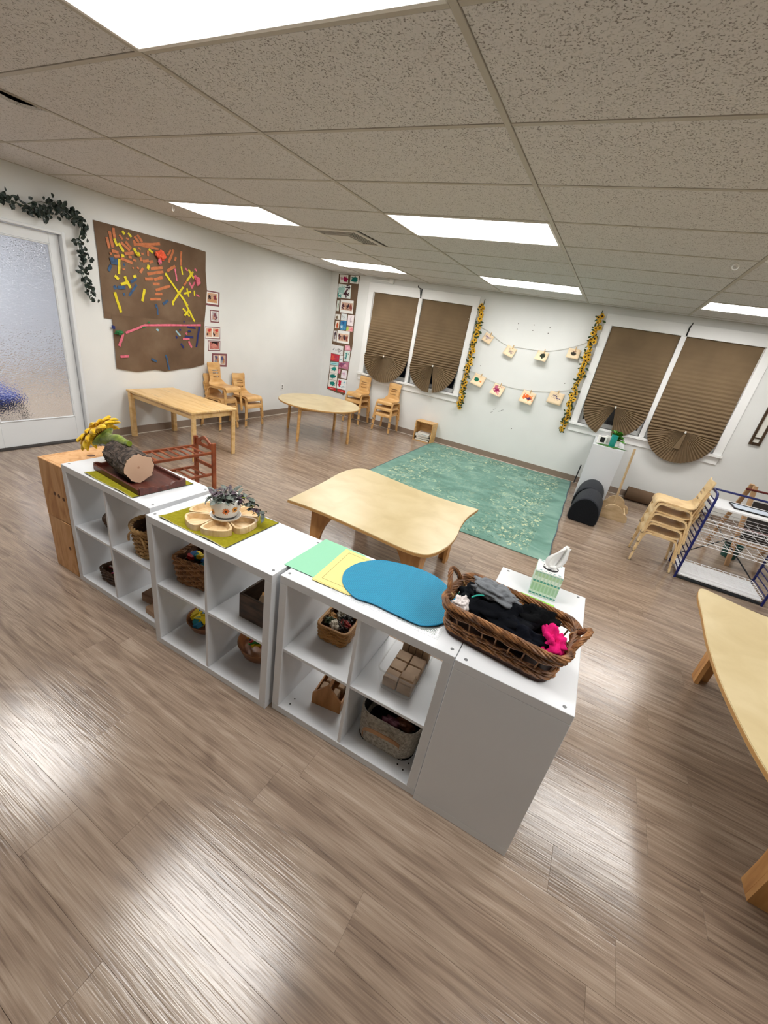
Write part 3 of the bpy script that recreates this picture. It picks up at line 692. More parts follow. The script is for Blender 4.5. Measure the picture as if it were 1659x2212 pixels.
polysheet('paper_sheet',pts_edges[0],.013,4.0)
TO=noisy('tape_orange',['#ad6238','#c47548'],(30,30,30),2,.7); TY=noisy('tape_yellow',['#cdb912','#e0d01c'],(30,30,30),2,.6); TB=noisy('tape_blue',['#26405f','#34587d'],(30,30,30),2,.7); TN=plain('tape_navy','#1d2560',.7); TP=noisy('tape_pink',['#c6586c','#de7488'],(30,30,30),2,.7); TG=plain('tape_green','#1f6d38',.6); TL=plain('tape_lightblue','#8fb4c0',.6); TR=noisy('tape_red_orange',['#c9401c','#e8623a'],(40,40,40),2,.6)
tapes=[(TO,[(265,195,290,345,40),(215,240,265,460,42),(180,320,215,470,38),(345,290,395,350,30),(440,330,475,350,25),(545,310,610,390,38),(590,290,655,385,35),(540,360,560,420,40),(540,420,890,410,38),(600,415,870,480,40),(370,390,490,500,40),(430,380,510,470,35),(245,500,340,525,42),(285,572,352,572,40),(420,540,540,530,42),(365,600,525,665,40),(470,580,515,590,35),(530,620,575,635,30),(600,460,630,490,25),(625,590,645,640,35),(660,640,740,630,38),(750,655,800,640,38),(725,500,730,570,35),(640,540,670,540,28),(770,740,925,725,40),(720,810,935,780,40),(690,875,800,875,42),(810,885,925,855,42),(795,940,885,945,40),(830,1025,1025,970,40),(825,1075,920,1075,40),(760,1145,905,1145,38),(625,790,665,730,38),(580,725,610,735,25),(985,770,1090,705,42),(990,560,1030,490,30),(1005,655,1070,490,38),(1090,635,1100,585,35),(1170,510,1168,700,34),(220,540,250,540,35),(1205,960,1245,905,34),(390,745,425,745,22),(520,720,540,735,24)]),
(TY,[(280,340,320,440,38),(335,400,410,515,38),(385,240,420,280,40),(470,265,510,320,32),(375,565,415,570,40),(540,465,590,560,42),(740,480,795,530,32),(350,610,345,810,38),(290,830,340,880,45),(420,840,500,995,40),(370,945,470,920,38),(535,850,575,835,40),(285,1050,375,1320,40),(685,1010,655,1170,40),(740,690,725,745,45),(955,800,1260,1230,36),(1055,1195,1200,980,36),(1245,900,1320,790,36),(1220,1180,1350,1440,36),(1270,750,1340,870,36),(1270,870,1330,780,30),(1170,710,1188,820,30),(1210,1070,1300,1045,32),(1245,1000,1275,1115,32),(1345,1030,1350,1100,28),(1195,1265,1285,1375,34),(1210,1360,1270,1290,34),(1055,1185,1070,1225,28)]),
(TB,[(240,590,270,680,60),(300,610,310,690,55),(210,770,240,690,40),(280,965,310,1010,50),(330,990,430,990,50),(500,920,580,870,40),(480,1100,580,950,34),(400,1080,430,1080,35),(835,1210,850,1260,40),(860,1260,860,1350,26),(965,1880,1010,2080,34),(770,1935,845,1970,38),(930,1210,1000,1160,40),(400,680,430,690,30)]),
(TN,[(1408,1510,1370,1780,36),(1215,1640,1330,1650,36),(1250,1510,1360,1530,28),(1140,1550,1165,1550,30),(1255,1570,1300,1570,30),(1100,1630,1115,1665,35),(1165,1730,1200,1790,34),(240,1510,290,1520,50),(1195,1440,1210,1440,30)]),
(TP,[(700,1488,1430,1488,34),(430,1590,700,1485,34),(400,1600,345,1765,40),(360,1905,475,1900,38),(1190,1670,1280,1670,36),(1225,1590,1245,1610,36),(1265,1700,1310,1785,36),(1090,740,1115,905,26),(1225,730,1255,770,30),(1350,740,1380,770,26),(1350,830,1400,930,60),(1280,920,1320,1000,30),(1310,1000,1350,920,30),(1370,900,1390,970,35),(1370,1085,1415,1110,25)]),
(TG,[(720,1450,750,1450,22),(650,1520,690,1510,24)]),(TL,[(1100,1560,1155,1630,28),(840,1540,870,1560,32)])]
rt=random.Random(2)
for mt,L in tapes:
    for (a,b,c,d,w) in L:
        p,q=MQ(a,b),MQ(c,d); ax=(q-p); ln=ax.length; ax.normalize()
        ang=math.atan2(ax.z,ax.y); x=.0125+rt.uniform(0,.002)+(.006 if b>1345 else 0); ww=w/6.146*.0043
        cx=(p+q)/2
        def f(u,v,ln=ln,ww=ww,ph=rt.uniform(0,9)): return (.0015*math.sin(u*ln*40+ph)+.0015*math.sin(u*ln*17+ph),(u-.5)*ln,(v-.5)*ww+.002*math.sin(u*9+ph)*v)
        obj('tape_strip',MB().sheet(f,max(2,int(ln/.03)),1,.0006),mt,mu,None,(x,cx.y,cx.z),(ang,0,0))
def crumple(mb,c,r,seed,amp=.35,fr=2.2):
    def f(p):
        d=(p-Vector(c)); u=Vector((d.x/r[0],d.y/r[1],d.z/r[2])); n=u.normalized() if u.length>0 else u
        k=1+amp*noise.noise(n*fr*.8+Vector((seed,0,0)))-amp*.45*(1-abs(noise.noise(n*fr*1.5+Vector((0,seed,0))))*2)**3
        return Vector(c)+Vector((d.x*k,d.y*k,d.z*k))
    mb.ball(c,r,36,24,f); return mb
for q,r,mt in (((885,560),(.02,.062,.05),TR),((870,640),(.012,.02,.03),TP),((330,1585),(.02,.045,.022),TG),((580,545),(.012,.02,.02),TY),((1378,900),(.015,.03,.045),TP)):
    p=MQ(*q); obj('crumpled_paper',crumple(MB(),(.042,p.y,p.z),r,q[0]*.01,.6),mt,mu)

# ---- five mounted photo prints right of the mural
MAR=plain('maroon_card','#7c4a4f',.7); WC=plain('white_card','#e6e3de',.7)
def PQ(u,v): return onx(430+u/11.643,610+v/11.643,XL+.002)
prints=[([(180,190),(518,255),(510,620),(170,570)],([(188,228),(480,275),(478,568),(185,520)]),[[(210,255),(455,295),(452,528),(205,490)]],'print of two children with a maroon border, topmost beside the mural','q1','#c79c7c',[(.2,.55,.16,.25,'#2e1d24'),(.8,.55,.16,.3,'#7a2f3a'),(.5,.8,.3,.15,'#b99a86'),(.5,.15,.5,.15,'#c08e66')]),
([(270,685),(500,712),(505,1022),(290,1005)],([(292,715),(488,738),(490,990),(305,975)]),[[(318,735),(465,752),(470,965),(325,950)]],'narrow upright print with a thin maroon border, second from the top','q2','#b9b0b4',[(.5,.65,.25,.2,'#7d4f56'),(.7,.35,.25,.25,'#6a3f4c'),(.3,.3,.25,.25,'#b88a7a'),(.5,.35,.08,.12,'#e2d6d0')]),
([(150,1105),(530,1130),(530,1432),(155,1412)],([(152,1125),(520,1148),(515,1412),(158,1392)]),[[(180,1155),(318,1160),(318,1370),(180,1360)],[(345,1160),(495,1168),(492,1372),(345,1365)]],'print holding two pictures side by side, third from the top','q3','#d0a88e',[(.6,.75,.3,.2,'#c23a35'),(.2,.25,.2,.2,'#3c2a30'),(.5,.4,.3,.15,'#c98f6a')]),
([(225,1460),(535,1470),(530,1722),(232,1722)],([(238,1480),(520,1488),(515,1700),(245,1700)]),[[(258,1490),(505,1500),(500,1682),(262,1680)]],'print of pink shapes on black with a thin border, fourth from the top','q4','#b46f68',[(.5,.9,.5,.18,'#1c1315'),(.5,.45,.35,.28,'#c98478'),(.8,.6,.1,.3,'#5f2f35')]),
([(325,1780),(700,1795),(695,2125),(325,2110)],([(360,1830),(662,1842),(660,2075),(360,2060)]),[[(385,1825),(500,1830),(500,2050),(385,2045)],[(535,1832),(645,1838),(640,2060),(535,2052)]],'print with wide maroon border partly hidden by a chair back, lowest','q5','#c4a48e',[(.4,.7,.3,.25,'#4a4f78'),(.7,.4,.25,.3,'#b07a58'),(.3,.3,.3,.2,'#8a8f9a')])]
for o_,i_,pp,lab,nm,bg,bl in prints:
    t=thing('photo_print',lab,'photo',(XL,0,0),0,'photo prints beside the mural')
    def qd(n,Q,x,mt):
        a=[PQ(*z) for z in (Q[3],Q[2],Q[1],Q[0])]; o=obj(n,MB().quaduv(*[(x,p.y,p.z) for p in a]),mt,t); s=o.modifiers.new('s','SOLIDIFY'); s.thickness=.0008; s.offset=-1
    qd('backing',o_,.002,MAR); qd('mat',i_,.0032,WC)
    for k,z in enumerate(pp): qd('picture',z,.0044,art(f'print_{nm}{k}',bg,bl if k==0 else bl[::-1],5,.3,.4))

# ---- ivy over the door
IV=noisy('ivy_leaf',['#131c17','#22302a','#33443a'],(40,40,40),2,.45)
iv=thing('ivy_garland','dark green ivy garland draped over the top corner of the glazed door','garland',(XL,0,0))
lm=MB(); lm.add([(0,0,0),(.016,-.018,.006),(.036,-.015,.004),(.056,0,-.002),(.036,.015,.004),(.016,.018,.006),(.028,0,-.003)],[(0,1,6),(1,2,6),(2,3,6),(3,4,6),(4,5,6),(5,0,6)])
lm=lm.mesh('leaf'); lm.materials.append(IV)
ivp=[(-40,418),(0,425),(14,428),(40,440),(58,447),(75,452),(90,462),(110,450),(135,452),(150,466),(165,470),(176,492),(170,520),(174,545),(180,565),(176,590),(183,610),(186,622),(196,648)]
ip=[onx(*q,XL+.02) for q in ivp]
obj('vine',MB().tube(smoothcurve(ip,3,False),.004,6),GRN,iv,1,(-XL,0,0))
up=[onx(*q,XL+.02) for q in ((60,440),(90,436),(120,444),(145,450),(160,462))]
obj('vine',MB().tube(smoothcurve(up,3,False),.003,6),GRN,iv,1,(-XL,0,0))
ri=random.Random(11); cp=smoothcurve(ip,6,False)+smoothcurve(up,3,False)
for k in range(280):
    p=ri.choice(cp); s=.045
    if 0.27<p.y<.34 and ri.random()<.8: continue
    a=ri.uniform(0,2*PI); q=p+Vector((ri.uniform(.028,.06),ri.gauss(0,.024),ri.gauss(-.008,.024)))
    R=Vector((1,ri.uniform(-.7,.7),ri.uniform(-.7,.7))).to_track_quat('Z','Y').to_matrix()@Matrix.Rotation(a,3,'Z')
    o=link('leaf',lm,None,iv,(q.x-XL,q.y,q.z),R.to_euler()); o.scale=[ri.uniform(.65,1.05)]*3

# ---- small fittings
t=thing('wall_outlet','white double power outlet low on the left wall','outlet',(XL,onx(609.5,836).y,onx(609.5,836).z))
obj('plate',MB().box((.003,0,0),(.006,.07,.115),.002),TRIM,t)
for z in (-.022,.022): obj('socket',MB().box((.007,0,z),(.003,.03,.028),.001),plain('socket_grey','#8c8a86',.5),t)
p=ony(848,608,YB); t=thing('junction_box','small white box with a conduit up at the ceiling above the left window','box',(p.x,YB,0))
obj('box',MB().span(-.04,.04,-.045,0,CE-.075,CE-.004,.003),TRIM,t); obj('conduit',MB().span(-.36,-.04,-.02,0,CE-.05,CE-.032,.003),TRIM,t)
BLK=plain('black_iron','#111111',.5)
def bracket(q0,out,drop,label):
    p=ony(*q0,YB-.022); t=thing('plant_hook',label,'hook',(p.x,YB-.022,p.z))
    obj('back_plate',MB().span(-.009,.009,-.006,0,-drop,.0,.001),BLK,t)
    obj('arm',MB().tube([(0,0,-.005),(0,-out*.6,-.004),(0,-out,-.002),(0,-out-.015,.012),(0,-out-.005,.026)],.006,6),BLK,t,1)
    obj('brace',MB().tube([(0,-.002,-drop+.005),(0,-out*.55,-.01)],.005,6),BLK,t,1)
bracket((912,624),.15,.14,'black iron plant bracket above the left window')
bracket((1492,704),.12,.12,'black iron plant bracket above the right window')
# narrow framed panel right of the right window
p0=ony(1618,958,YB); x0=2.455; t=thing('framed_panel','narrow tall dark wood framed panel on the back wall at the right edge','frame',(x0,YB,0))
WD=noisy('dark_frame_wood',['#2e2013','#4d3822'],(40,40,6),3,.4)
hz0,hz1=1.125,1.86
for n,a in (('frame_bar',(0,.028,-.03,0,hz0,hz1)),('frame_bar',(.092,.12,-.03,0,hz0,hz1)),('frame_bar',(.028,.092,-.03,0,hz0,hz0+.035)),('frame_bar',(.028,.092,-.03,0,hz1-.03,hz1)),('divider',(.028,.092,-.024,0,hz0+.085,hz0+.1))): obj(n,MB().span(*a,.003),WD,t)
obj('panel',MB().span(.026,.094,-.01,-.004,hz0+.03,hz1-.02),plain('mirror_glass','#e8e6de',.12,spec=.6),t)
# ================================================================ FURNITURE
MAPLE=noisy('maple_ply',['#b98a50','#cfa266','#d9b077'],(6,6,26),4,.4,warp=.6)
PALE=noisy('birch_ply',['#c9a877','#d8bb8c','#e2c99c'],(6,6,26),4,.42,warp=.6)
FOOT=plain('foot_cap','#8d7e6a',.6)
def chair_meshes():
    pf=[(-.172,.285),(-.168,.318),(-.150,.338),(-.12,.345),(-.04,.342),(.05,.338),(.105,.342),(.135,.36),(.152,.395),(.164,.45),(.177,.52),(.188,.585),(.196,.635)]
    cv=smoothcurve([(0,y,z) for y,z in pf],4,False); nv=len(cv)-1
    def f(u,v):
        p=cv[min(nv,int(round(v*nv)))]; s=u-.5
        k=max(0,min(1,(p.z-.36)/.05)); w=.30*(1-k)+k*(.205+.04*max(0,(p.z-.42))/.2)
        if p.z>.60: w-= .03*((p.z-.60)/.035)**2
        return (s*w,p.y-.02*k*(1-4*s*s)+.0,p.z)
    def skip(u,v):
        z=cv[min(nv,int(v*nv))].z
        return .27<u<.73 and any(abs(z-c)<.0095 for c in (.435,.478,.52)) and v>.6
    seat=MB().sheet(f,16,nv,.012,skip).mesh('seat_shell',.7)
    def side(s):
        P=smoothcurve([(s*.172,-.178,.012),(s*.158,-.163,.20),(s*.152,-.152,.285),(s*.148,-.125,.322),(s*.147,-.05,.325),(s*.147,.05,.323),(s*.148,.108,.318),(s*.152,.138,.285),(s*.158,.152,.20),(s*.172,.178,.012)],4,False)
        return MB().ribbon(P,(1,0,-.0),.034,.016).mesh('side_frame',.6)
    fr=MB().ribbon(smoothcurve([(-.152,-.150,.285),(-.13,-.145,.312),(-.06,-.143,.318),(.06,-.143,.318),(.13,-.145,.312),(.152,-.150,.285)],4,False),(0,-.0,1),.03,.012).mesh('front_rail',.6)
    rr=MB().span(-.14,.14,.118,.132,.295,.325,.003).mesh('rear_rail')
    ft=MB().lathe([(.015,0),(.017,.004),(.017,.018),(.014,.024)],10).mesh('foot',.8)
    return seat,side(-1),side(1),fr,rr,ft
CM=chair_meshes()
def make_chair(mat,label,group):
    t=thing('child_chair',label,'chair',(0,0,0),0,group)
    cp=lambda me:(me.copy())
    link('seat_shell',cp(CM[0]),mat,t); 
    sf=[link('side_frame',cp(CM[1]),mat,t),link('side_frame',cp(CM[2]),mat,t)]
    link('front_rail',cp(CM[3]),mat,t); link('rear_rail',cp(CM[4]),mat,t)
    fm=cp(CM[5])
    for k,s in enumerate((-1,1)):
        for y in (-.178,.178): link('foot',fm,FOOT,sf[k],(s*.172,y,0))
    return t
protoM=protoP=None
def chair_stack(x,y,rz,items,mat,group):
    """items: (height, forward shift, sideways shift, turn, label)"""
    global protoM,protoP
    for (z,fw,sx,tr,lab) in items:
        a=rz+tr; px_=x+math.sin(rz)*fw+math.cos(rz)*sx; py_=y-math.cos(rz)*fw+math.sin(rz)*sx
        src=protoM if mat is MAPLE else protoP
        if src is None:
            o=make_chair(mat,lab,group); o.location=(px_,py_,z); o.rotation_euler=(0,0,a)
            if mat is MAPLE: protoM=o
            else: protoP=o
        else:
            o=dup(src,(px_,py_,z),a,lab); o['group']=group
g='stacked wooden child chairs'; pt=.106
chair_stack(-4.20,2.36,PI/2+.05,[(0,0,0,0,'bottom wooden chair of the stack between mural and left table'),(pt,0,0,0,'middle wooden chair of the stack beside the lowest photo print'),(.265,.05,.03,.06,'topmost raised wooden chair in front of the lowest photo print')],MAPLE,g)
chair_stack(-4.185,2.86,PI/2-.02,[(0,0,0,0,'lower of two wooden chairs stacked against the left wall, right of the taller stack'),(pt,0,0,0,'upper of two wooden chairs stacked against the left wall, right of the taller stack')],MAPLE,g)
chair_stack(-3.36,4.815,.0,[(0,0,0,0,'bottom wooden chair in the stack under the art strip, behind the round table'),(pt,0,0,0,'middle wooden chair in the stack under the art strip, behind the round table'),(2*pt,0,0,0,'top wooden chair in the stack under the art strip, behind the round table')],MAPLE,g)
chair_stack(-2.72,4.815,.03,[(0,0,0,0,'bottom wooden chair in the stack under the left window'),(pt,0,0,0,'middle wooden chair in the stack under the left window'),(2*pt,0,0,0,'top wooden chair in the stack under the left window')],MAPLE,g)
chair_stack(1.57,2.775,-PI/2-.02,[(0,0,0,0,'bottom pale chair in the stack of four beside the blue rack'),(pt,0,0,0,'second lowest pale chair in the stack of four beside the blue rack'),(2*pt,0,0,0,'second highest pale chair in the stack of four beside the blue rack'),(3*pt,0,0,0,'top pale chair in the stack of four beside the blue rack')],PALE,g)

# ---- rectangular table at the left wall
TW=noisy('table_wood',['#c49a5e','#d8b277','#e2c08a','#b99a70'],(2.2,14,14),5,.38,warp=.7,stops=[0,.4,.8,1])
t=thing('rectangular_table','plain rectangular wooden table with stained top at the left wall','table',(-3.765,1.405,0),-.03)
obj('tabletop',MB().span(-.60,.60,-.31,.31,.545,.57,.005),TW,t)
obj('apron',MB().span(-.56,.56,-.275,-.255,.48,.545,.002),TW,t); obj('apron',MB().span(-.56,.56,.255,.275,.48,.545,.002),TW,t)
obj('apron',MB().span(-.56,-.54,-.255,.255,.48,.545,.002),TW,t); obj('apron',MB().span(.54,.56,-.255,.255,.48,.545,.002),TW,t)
for a in (-1,1):
    for b in (-1,1): obj('leg',MB().span(a*.588-.026 if a>0 else -.588,a*.588 if a>0 else -.588+.052,b*.298-.052 if b>0 else -.298,b*.298 if b>0 else -.298+.052,0,.545,.004),TW,t)
for c,r in (((.25,.05),(.07,.03)),((-.25,.12),(.09,.05)),((.1,.13),(.03,.04))): pass
# ---- round table
LAMI=noisy('maple_laminate',['#bca97f','#c5b38a','#ccbb94'],(5,5,5),4,.3,warp=.5)
EDGE=plain('ply_edge','#b98d55',.5)
t=thing('round_table','round maple topped table with four straight wooden legs','table',(-3.165,3.36,0),.1)
obj('tabletop',MB().lathe([(.612,.505),(.62,.508),(.62,.528),(.614,.532)],64),LAMI,t,.5)
obj('edge_band',MB().lathe([(.6205,.508),(.6225,.511),(.6225,.525),(.6205,.528)],64,close=False),EDGE,t,.5)
for k in range(4):
    a=k*PI/2; c,s=math.cos(a),math.sin(a)
    obj('leg',MB().tube([(c*.535,s*.535,.505),(c*.55,s*.55,0)],[.025,.021],12),MAPLE,t,.8)
m=MB()
for k in range(4): m.box((.37*math.cos(k*PI/2+PI/4),.37*math.sin(k*PI/2+PI/4),.48),(.02,.7,.05),.002,RZ(k*PI/2+PI/4))
obj('apron',m,MAPLE,t)
# ---- wavy table in the middle
def wavy(outline,z,name,label,loc,legs,th=.024,legmat=None):
    t=thing(name,label,'table',loc)
    O=smoothcurve([(x-loc[0],y-loc[1],0) for x,y in outline],6)
    O=[(p.x,p.y) for p in O]; c=Vector((sum(p[0] for p in O)/len(O),sum(p[1] for p in O)/len(O)))
    ins=[((p[0]-c.x)*.995+c.x,(p[1]-c.y)*.995+c.y) for p in O]
    m=MB(); m.prism(O,z-th,z-.002); m.prism(ins,z-.002,z); obj('tabletop',m,LAMI,t,.5)
    o2=[((p[0]-c.x)*1.002+c.x,(p[1]-c.y)*1.002+c.y) for p in O]
    obj('edge_band',MB().rim(o2,O,z-th+.002,z-.004),EDGE,t,.5)
    # each leg: two tapering bent-ply boards meeting at the corner
    for (x,y,dx,dy) in legs:
        lx,ly=x-loc[0],y-loc[1]; lg=None
        for (ux,uy,n_) in ((dx,0,'board'),(0,dy,'board')):
            U=Vector((ux,uy,0)); top=.25; bot=.085; P=[]
            for i in range(9):
                s=i/8; P.append((bot+(top-bot)*max(0,(s-.25)/.75)**2.2,s*(z-th)))
            e0=0 if ux else .0247; poly=[(e0,0)]+P+[(e0,z-th)]
            nn=Vector((-uy,ux,0)).normalized()*.024*(1 if (dx*dy)*(1 if ux else -1)>0 else -1)
            X=Matrix((( U.normalized().x,0,nn.x),(U.normalized().y,0,nn.y),(0,1,0)))
            mb=MB().prism([(a,b) for a,b in poly],0,1,X)
            if lg is None: lg=obj('leg',mb,legmat or LEGW,t,.5,(lx,ly,0))
            else: obj('side_board',mb,legmat or LEGW,lg,.5)
    return t
LEGW=noisy('leg_ply',['#a8743f','#bf8b52','#cb9a62'],(20,20,4),4,.45,warp=.5)
wo=[(-1.114,.267),(-1.131,.476),(-1.158,.752),(-1.195,1.046),(-1.185,1.22),(-1.13,1.325),(-1.04,1.345),(-.785,1.308),(-.392,1.257),(-.1,1.27),(.015,1.29),(.03,1.27),(.013,1.053),(.029,.834),(.059,.645),(.06,.465),(.023,.302),(-.045,.236),(-.187,.223),(-.441,.243),(-.797,.263),(-1.002,.258),(-1.095,.25)]
wavy(wo,.50,'wavy_table','low wavy edged maple table standing behind the white shelves',(-.57,.78,0),[(-1.0,.40,1,1),(-1.0,1.2,1,-1),(-.085,1.19,-1,-1),(-.07,.36,-1,1)])
# ---- second wavy table cut by the right edge
ro_=[(1.585,1.13),(1.56,1.0),(1.545,.75),(1.525,.46),(1.525,.15),(1.55,-.12),(1.585,-.32),(1.655,-.56),(1.74,-.70),(1.86,-.74),(2.1,-.68),(2.4,-.62),(2.6,-.62),(2.66,-.55),(2.62,-.3),(2.56,0),(2.56,.4),(2.63,.8),(2.66,1.08),(2.6,1.17),(2.4,1.13),(2.1,1.06),(1.85,1.08),(1.66,1.155),(1.615,1.165)]
wavy(ro_,.53,'wavy_table','pale curved edged table cut off by the right edge of the picture',(2.1,.2,0),[(1.735,-.40,1,1),(1.735,.98,1,-1),(2.5,.98,-1,-1),(2.5,-.40,-1,1)])

# ---- slatted shoe rack
CH=noisy('cherry_wood',['#6d341b','#8a4526','#9c5631'],(8,8,8),4,.35,warp=.6)
t=thing('slatted_rack','small reddish wooden two tier slatted rack with arched handle end','rack',(-2.535,.71,0),-.1)
for yy in (0,-.82):
    for s in (-1,1): obj('post',MB().span(s*.14-.012,s*.14+.012,yy-.02,yy+.02,0,.50,.002),CH,t)
    def hf(u,v,yy=yy):
        x=(u-.5)*.256; top=.485+.045*max(0,math.cos(PI*1.15*(u-.5)))**2; return (x,yy,.425+v*(top-.425))
    obj('handle_end',MB().sheet(hf,24,10,.016,lambda u,v: ((u-.5)/.27)**4+((v-.5)/.2)**2<1),CH,t,.6)
    obj('rail',MB().span(-.128,.128,yy-.008,yy+.008,.24,.275,.002),CH,t)
for z in (.405,.19):
    for s in (-1,1): obj('side_rail',MB().span(s*.128-.01,s*.128+.01,-.80,-.02,z-.012,z+.012,.002),CH,t)
    for k in range(10): obj('slat',MB().span(-.118,.118,-.075-k*.074-.011,-.075-k*.074+.011,z-.004,z+.006,.002),CH,t)
# ---- book box on the floor
t=thing('book_box','small open wooden box with books on the floor under the left sunflower garland','box',(-1.955,4.92,0),0)
x,y,h=.17,.11,.35
for n,a in (('side_panel',(-x,-x+.016,-y,y,0,h)),('side_panel',(x-.016,x,-y,y,0,h)),('top_panel',(-x+.016,x-.016,-y,y,h-.016,h)),('bottom_panel',(-x+.016,x-.016,-y,y,0,.016)),('back_panel',(-x+.016,x-.016,y-.01,y,.016,h-.016))): obj(n,MB().span(*a,.002),MAPLE,t)
zb=.018
for k,(wd,dp,th,c,l) in enumerate(((.26,.18,.034,'#2b2b2e','black book at the bottom of the pile in the floor box'),(.25,.17,.032,'#55565a','dark grey book in the middle of the pile in the floor box'),(.25,.17,.022,'#cfd3d4','pale grey book under the blue one in the floor box'),(.26,.18,.026,'#9fb3bf','pale blue book second from the top in the floor box'),(.22,.15,.024,'#eceae4','white book topmost on the pile in the floor box'))):
    b=thing('book',l,'book',(-1.955+.012*math.sin(k*2.1),4.90,zb),.12*math.sin(k*1.7),'books in the floor box')
    obj('cover',MB().span(-wd/2,wd/2,-dp/2,dp/2,0,.002).span(-wd/2,wd/2,-dp/2,dp/2,th-.002,th).span(-wd/2,-wd/2+.002,-dp/2,dp/2,.002,th-.002),plain('cover'+c,c,.5),b); obj('pages',MB().span(-wd/2+.003,wd/2-.004,-dp/2+.003,dp/2-.003,.002,th-.002),plain('pages','#e3ddcf',.8),b); zb+=th+.0005
# ---- rug
def rug_mat():
    m,nt,b=base('green_rug'); L=nt.links.new
    tc=N(nt,'ShaderNodeTexCoord')
    def nz(sc,det,warp,src='Object'):
        mp=N(nt,'ShaderNodeMapping'); mp.inputs['Scale'].default_value=sc; L(tc.outputs[src],mp.inputs[0])
        n=N(nt,'ShaderNodeTexNoise'); n.inputs['Scale'].default_value=1; n.inputs['Detail'].default_value=det; n.inputs['Distortion'].default_value=warp; L(mp.outputs[0],n.inputs['Vector']); return n.outputs['Fac']
    r=ramp(nt,['#496e63','#658c7f','#86a699'],[.25,.5,.8]); L(nz((3,4,1),5,1),r.inputs[0])
    # worn cream flecks, denser in a band inside the border
    sx=N(nt,'ShaderNodeSeparateXYZ'); L(tc.outputs['Object'],sx.inputs[0])
    def edge(sock,half):
        a=N(nt,'ShaderNodeMath',operation='ABSOLUTE'); L(sock,a.inputs[0]); s=N(nt,'ShaderNodeMath',operation='SUBTRACT'); s.inputs[0].default_value=half; L(a.outputs[0],s.inputs[1]); return s.outputs[0]
    mn=N(nt,'ShaderNodeMath',operation='MINIMUM'); L(edge(sx.outputs[0],1.19),mn.inputs[0]); L(edge(sx.outputs[1],1.67),mn.inputs[1])
    band=ramp(nt,['#000000','#000000','#ffffff','#ffffff','#b0b0b0','#909090'],[0,.16,.19,.55,.75,1]); 
    mr=N(nt,'ShaderNodeMapRange'); mr.inputs[1].default_value=0; mr.inputs[2].default_value=.9; L(mn.outputs[0],mr.inputs[0]); L(mr.outputs[0],band.inputs[0])
    fl=N(nt,'ShaderNodeMapRange'); fl.inputs[1].default_value=.53; fl.inputs[2].default_value=.64; L(nz((26,16,1),5,.8),fl.inputs[0])
    pa=N(nt,'ShaderNodeMapRange'); pa.inputs[1].default_value=.38; pa.inputs[2].default_value=.58; L(nz((4,5,2),3,1),pa.inputs[0])
    mu0=N(nt,'ShaderNodeMath',operation='MULTIPLY'); L(fl.outputs[0],mu0.inputs[0]); L(pa.outputs[0],mu0.inputs[1])
    mu_=N(nt,'ShaderNodeMath',operation='MULTIPLY'); L(mu0.outputs[0],mu_.inputs[0]); L(band.outputs[0],mu_.inputs[1])
    mx=N(nt,'ShaderNodeMix',data_type='RGBA'); L(mu_.outputs[0],mx.inputs[0]); L(r.outputs[0],mx.inputs[6]); mx.inputs[7].default_value=lin('#c3c9a3')
    dk=N(nt,'ShaderNodeMapRange'); dk.inputs[1].default_value=.52; dk.inputs[2].default_value=.7; L(nz((15,20,3),3,2),dk.inputs[0])
    d2=N(nt,'ShaderNodeMath',operation='MULTIPLY'); L(dk.outputs[0],d2.inputs[0]); L(band.outputs[0],d2.inputs[1])
    mx2=N(nt,'ShaderNodeMix',data_type='RGBA'); L(d2.outputs[0],mx2.inputs[0]); L(mx.outputs[2],mx2.inputs[6]); mx2.inputs[7].default_value=lin('#2f5a4a')
    L(mx2.outputs[2],b.inputs['Base Color']); b.inputs['Roughness'].default_value=.95; b.inputs['Sheen Weight'].default_value=.15; b.inputs['Specular IOR Level'].default_value=.1
    return m
rc=[(-1.73,1.80),(.672,1.84),(.60,5.02),(-1.80,4.97)]
t=thing('area_rug','large faded green patterned rug with cream flecks on the floor','rug',(-.565,3.41,0))
def rf(u,v):
    a=Vector(rc[0]).lerp(Vector(rc[1]),u); b=Vector(rc[3]).lerp(Vector(rc[2]),u); p=a.lerp(b,v); e=1 if u>.98 else 0
    return (p.x+.565+e*.005*math.sin(v*30),p.y-3.41,.0045+e*.004*(1+math.sin(v*23)))
obj('pile',MB().sheet(rf,40,40,.006),rug_mat(),t,.6)
BD=plain('rug_binding','#4d5f66',.9)
for s in (0,1): obj('binding',MB().tube([Vector(rf(s,k/40))+Vector((0,0,.001)) for k in range(41)],.006,6),BD,t,1)
PAT=noisy('rug_cream',['#8fae98','#b5c5a5'],(20,20,20),3,.95)
m=MB()
for k in range(12):       # woven ring of pale lozenges round the rug's centre
    a=k*PI/6; cx,cy=.50*math.cos(a),.78*math.sin(a); q=[(cx+.07*math.cos(b)*(1.0),cy+.05*math.sin(b)) for b in [i*PI/3+.3 for i in range(6)]]
    qi=[(cx+.054*math.cos(b),cy+.036*math.sin(b)) for b in [i*PI/3+.3 for i in range(6)]]; m.rim(q,qi,.0072,.0086)
obj('woven_motif',m,PAT,t)

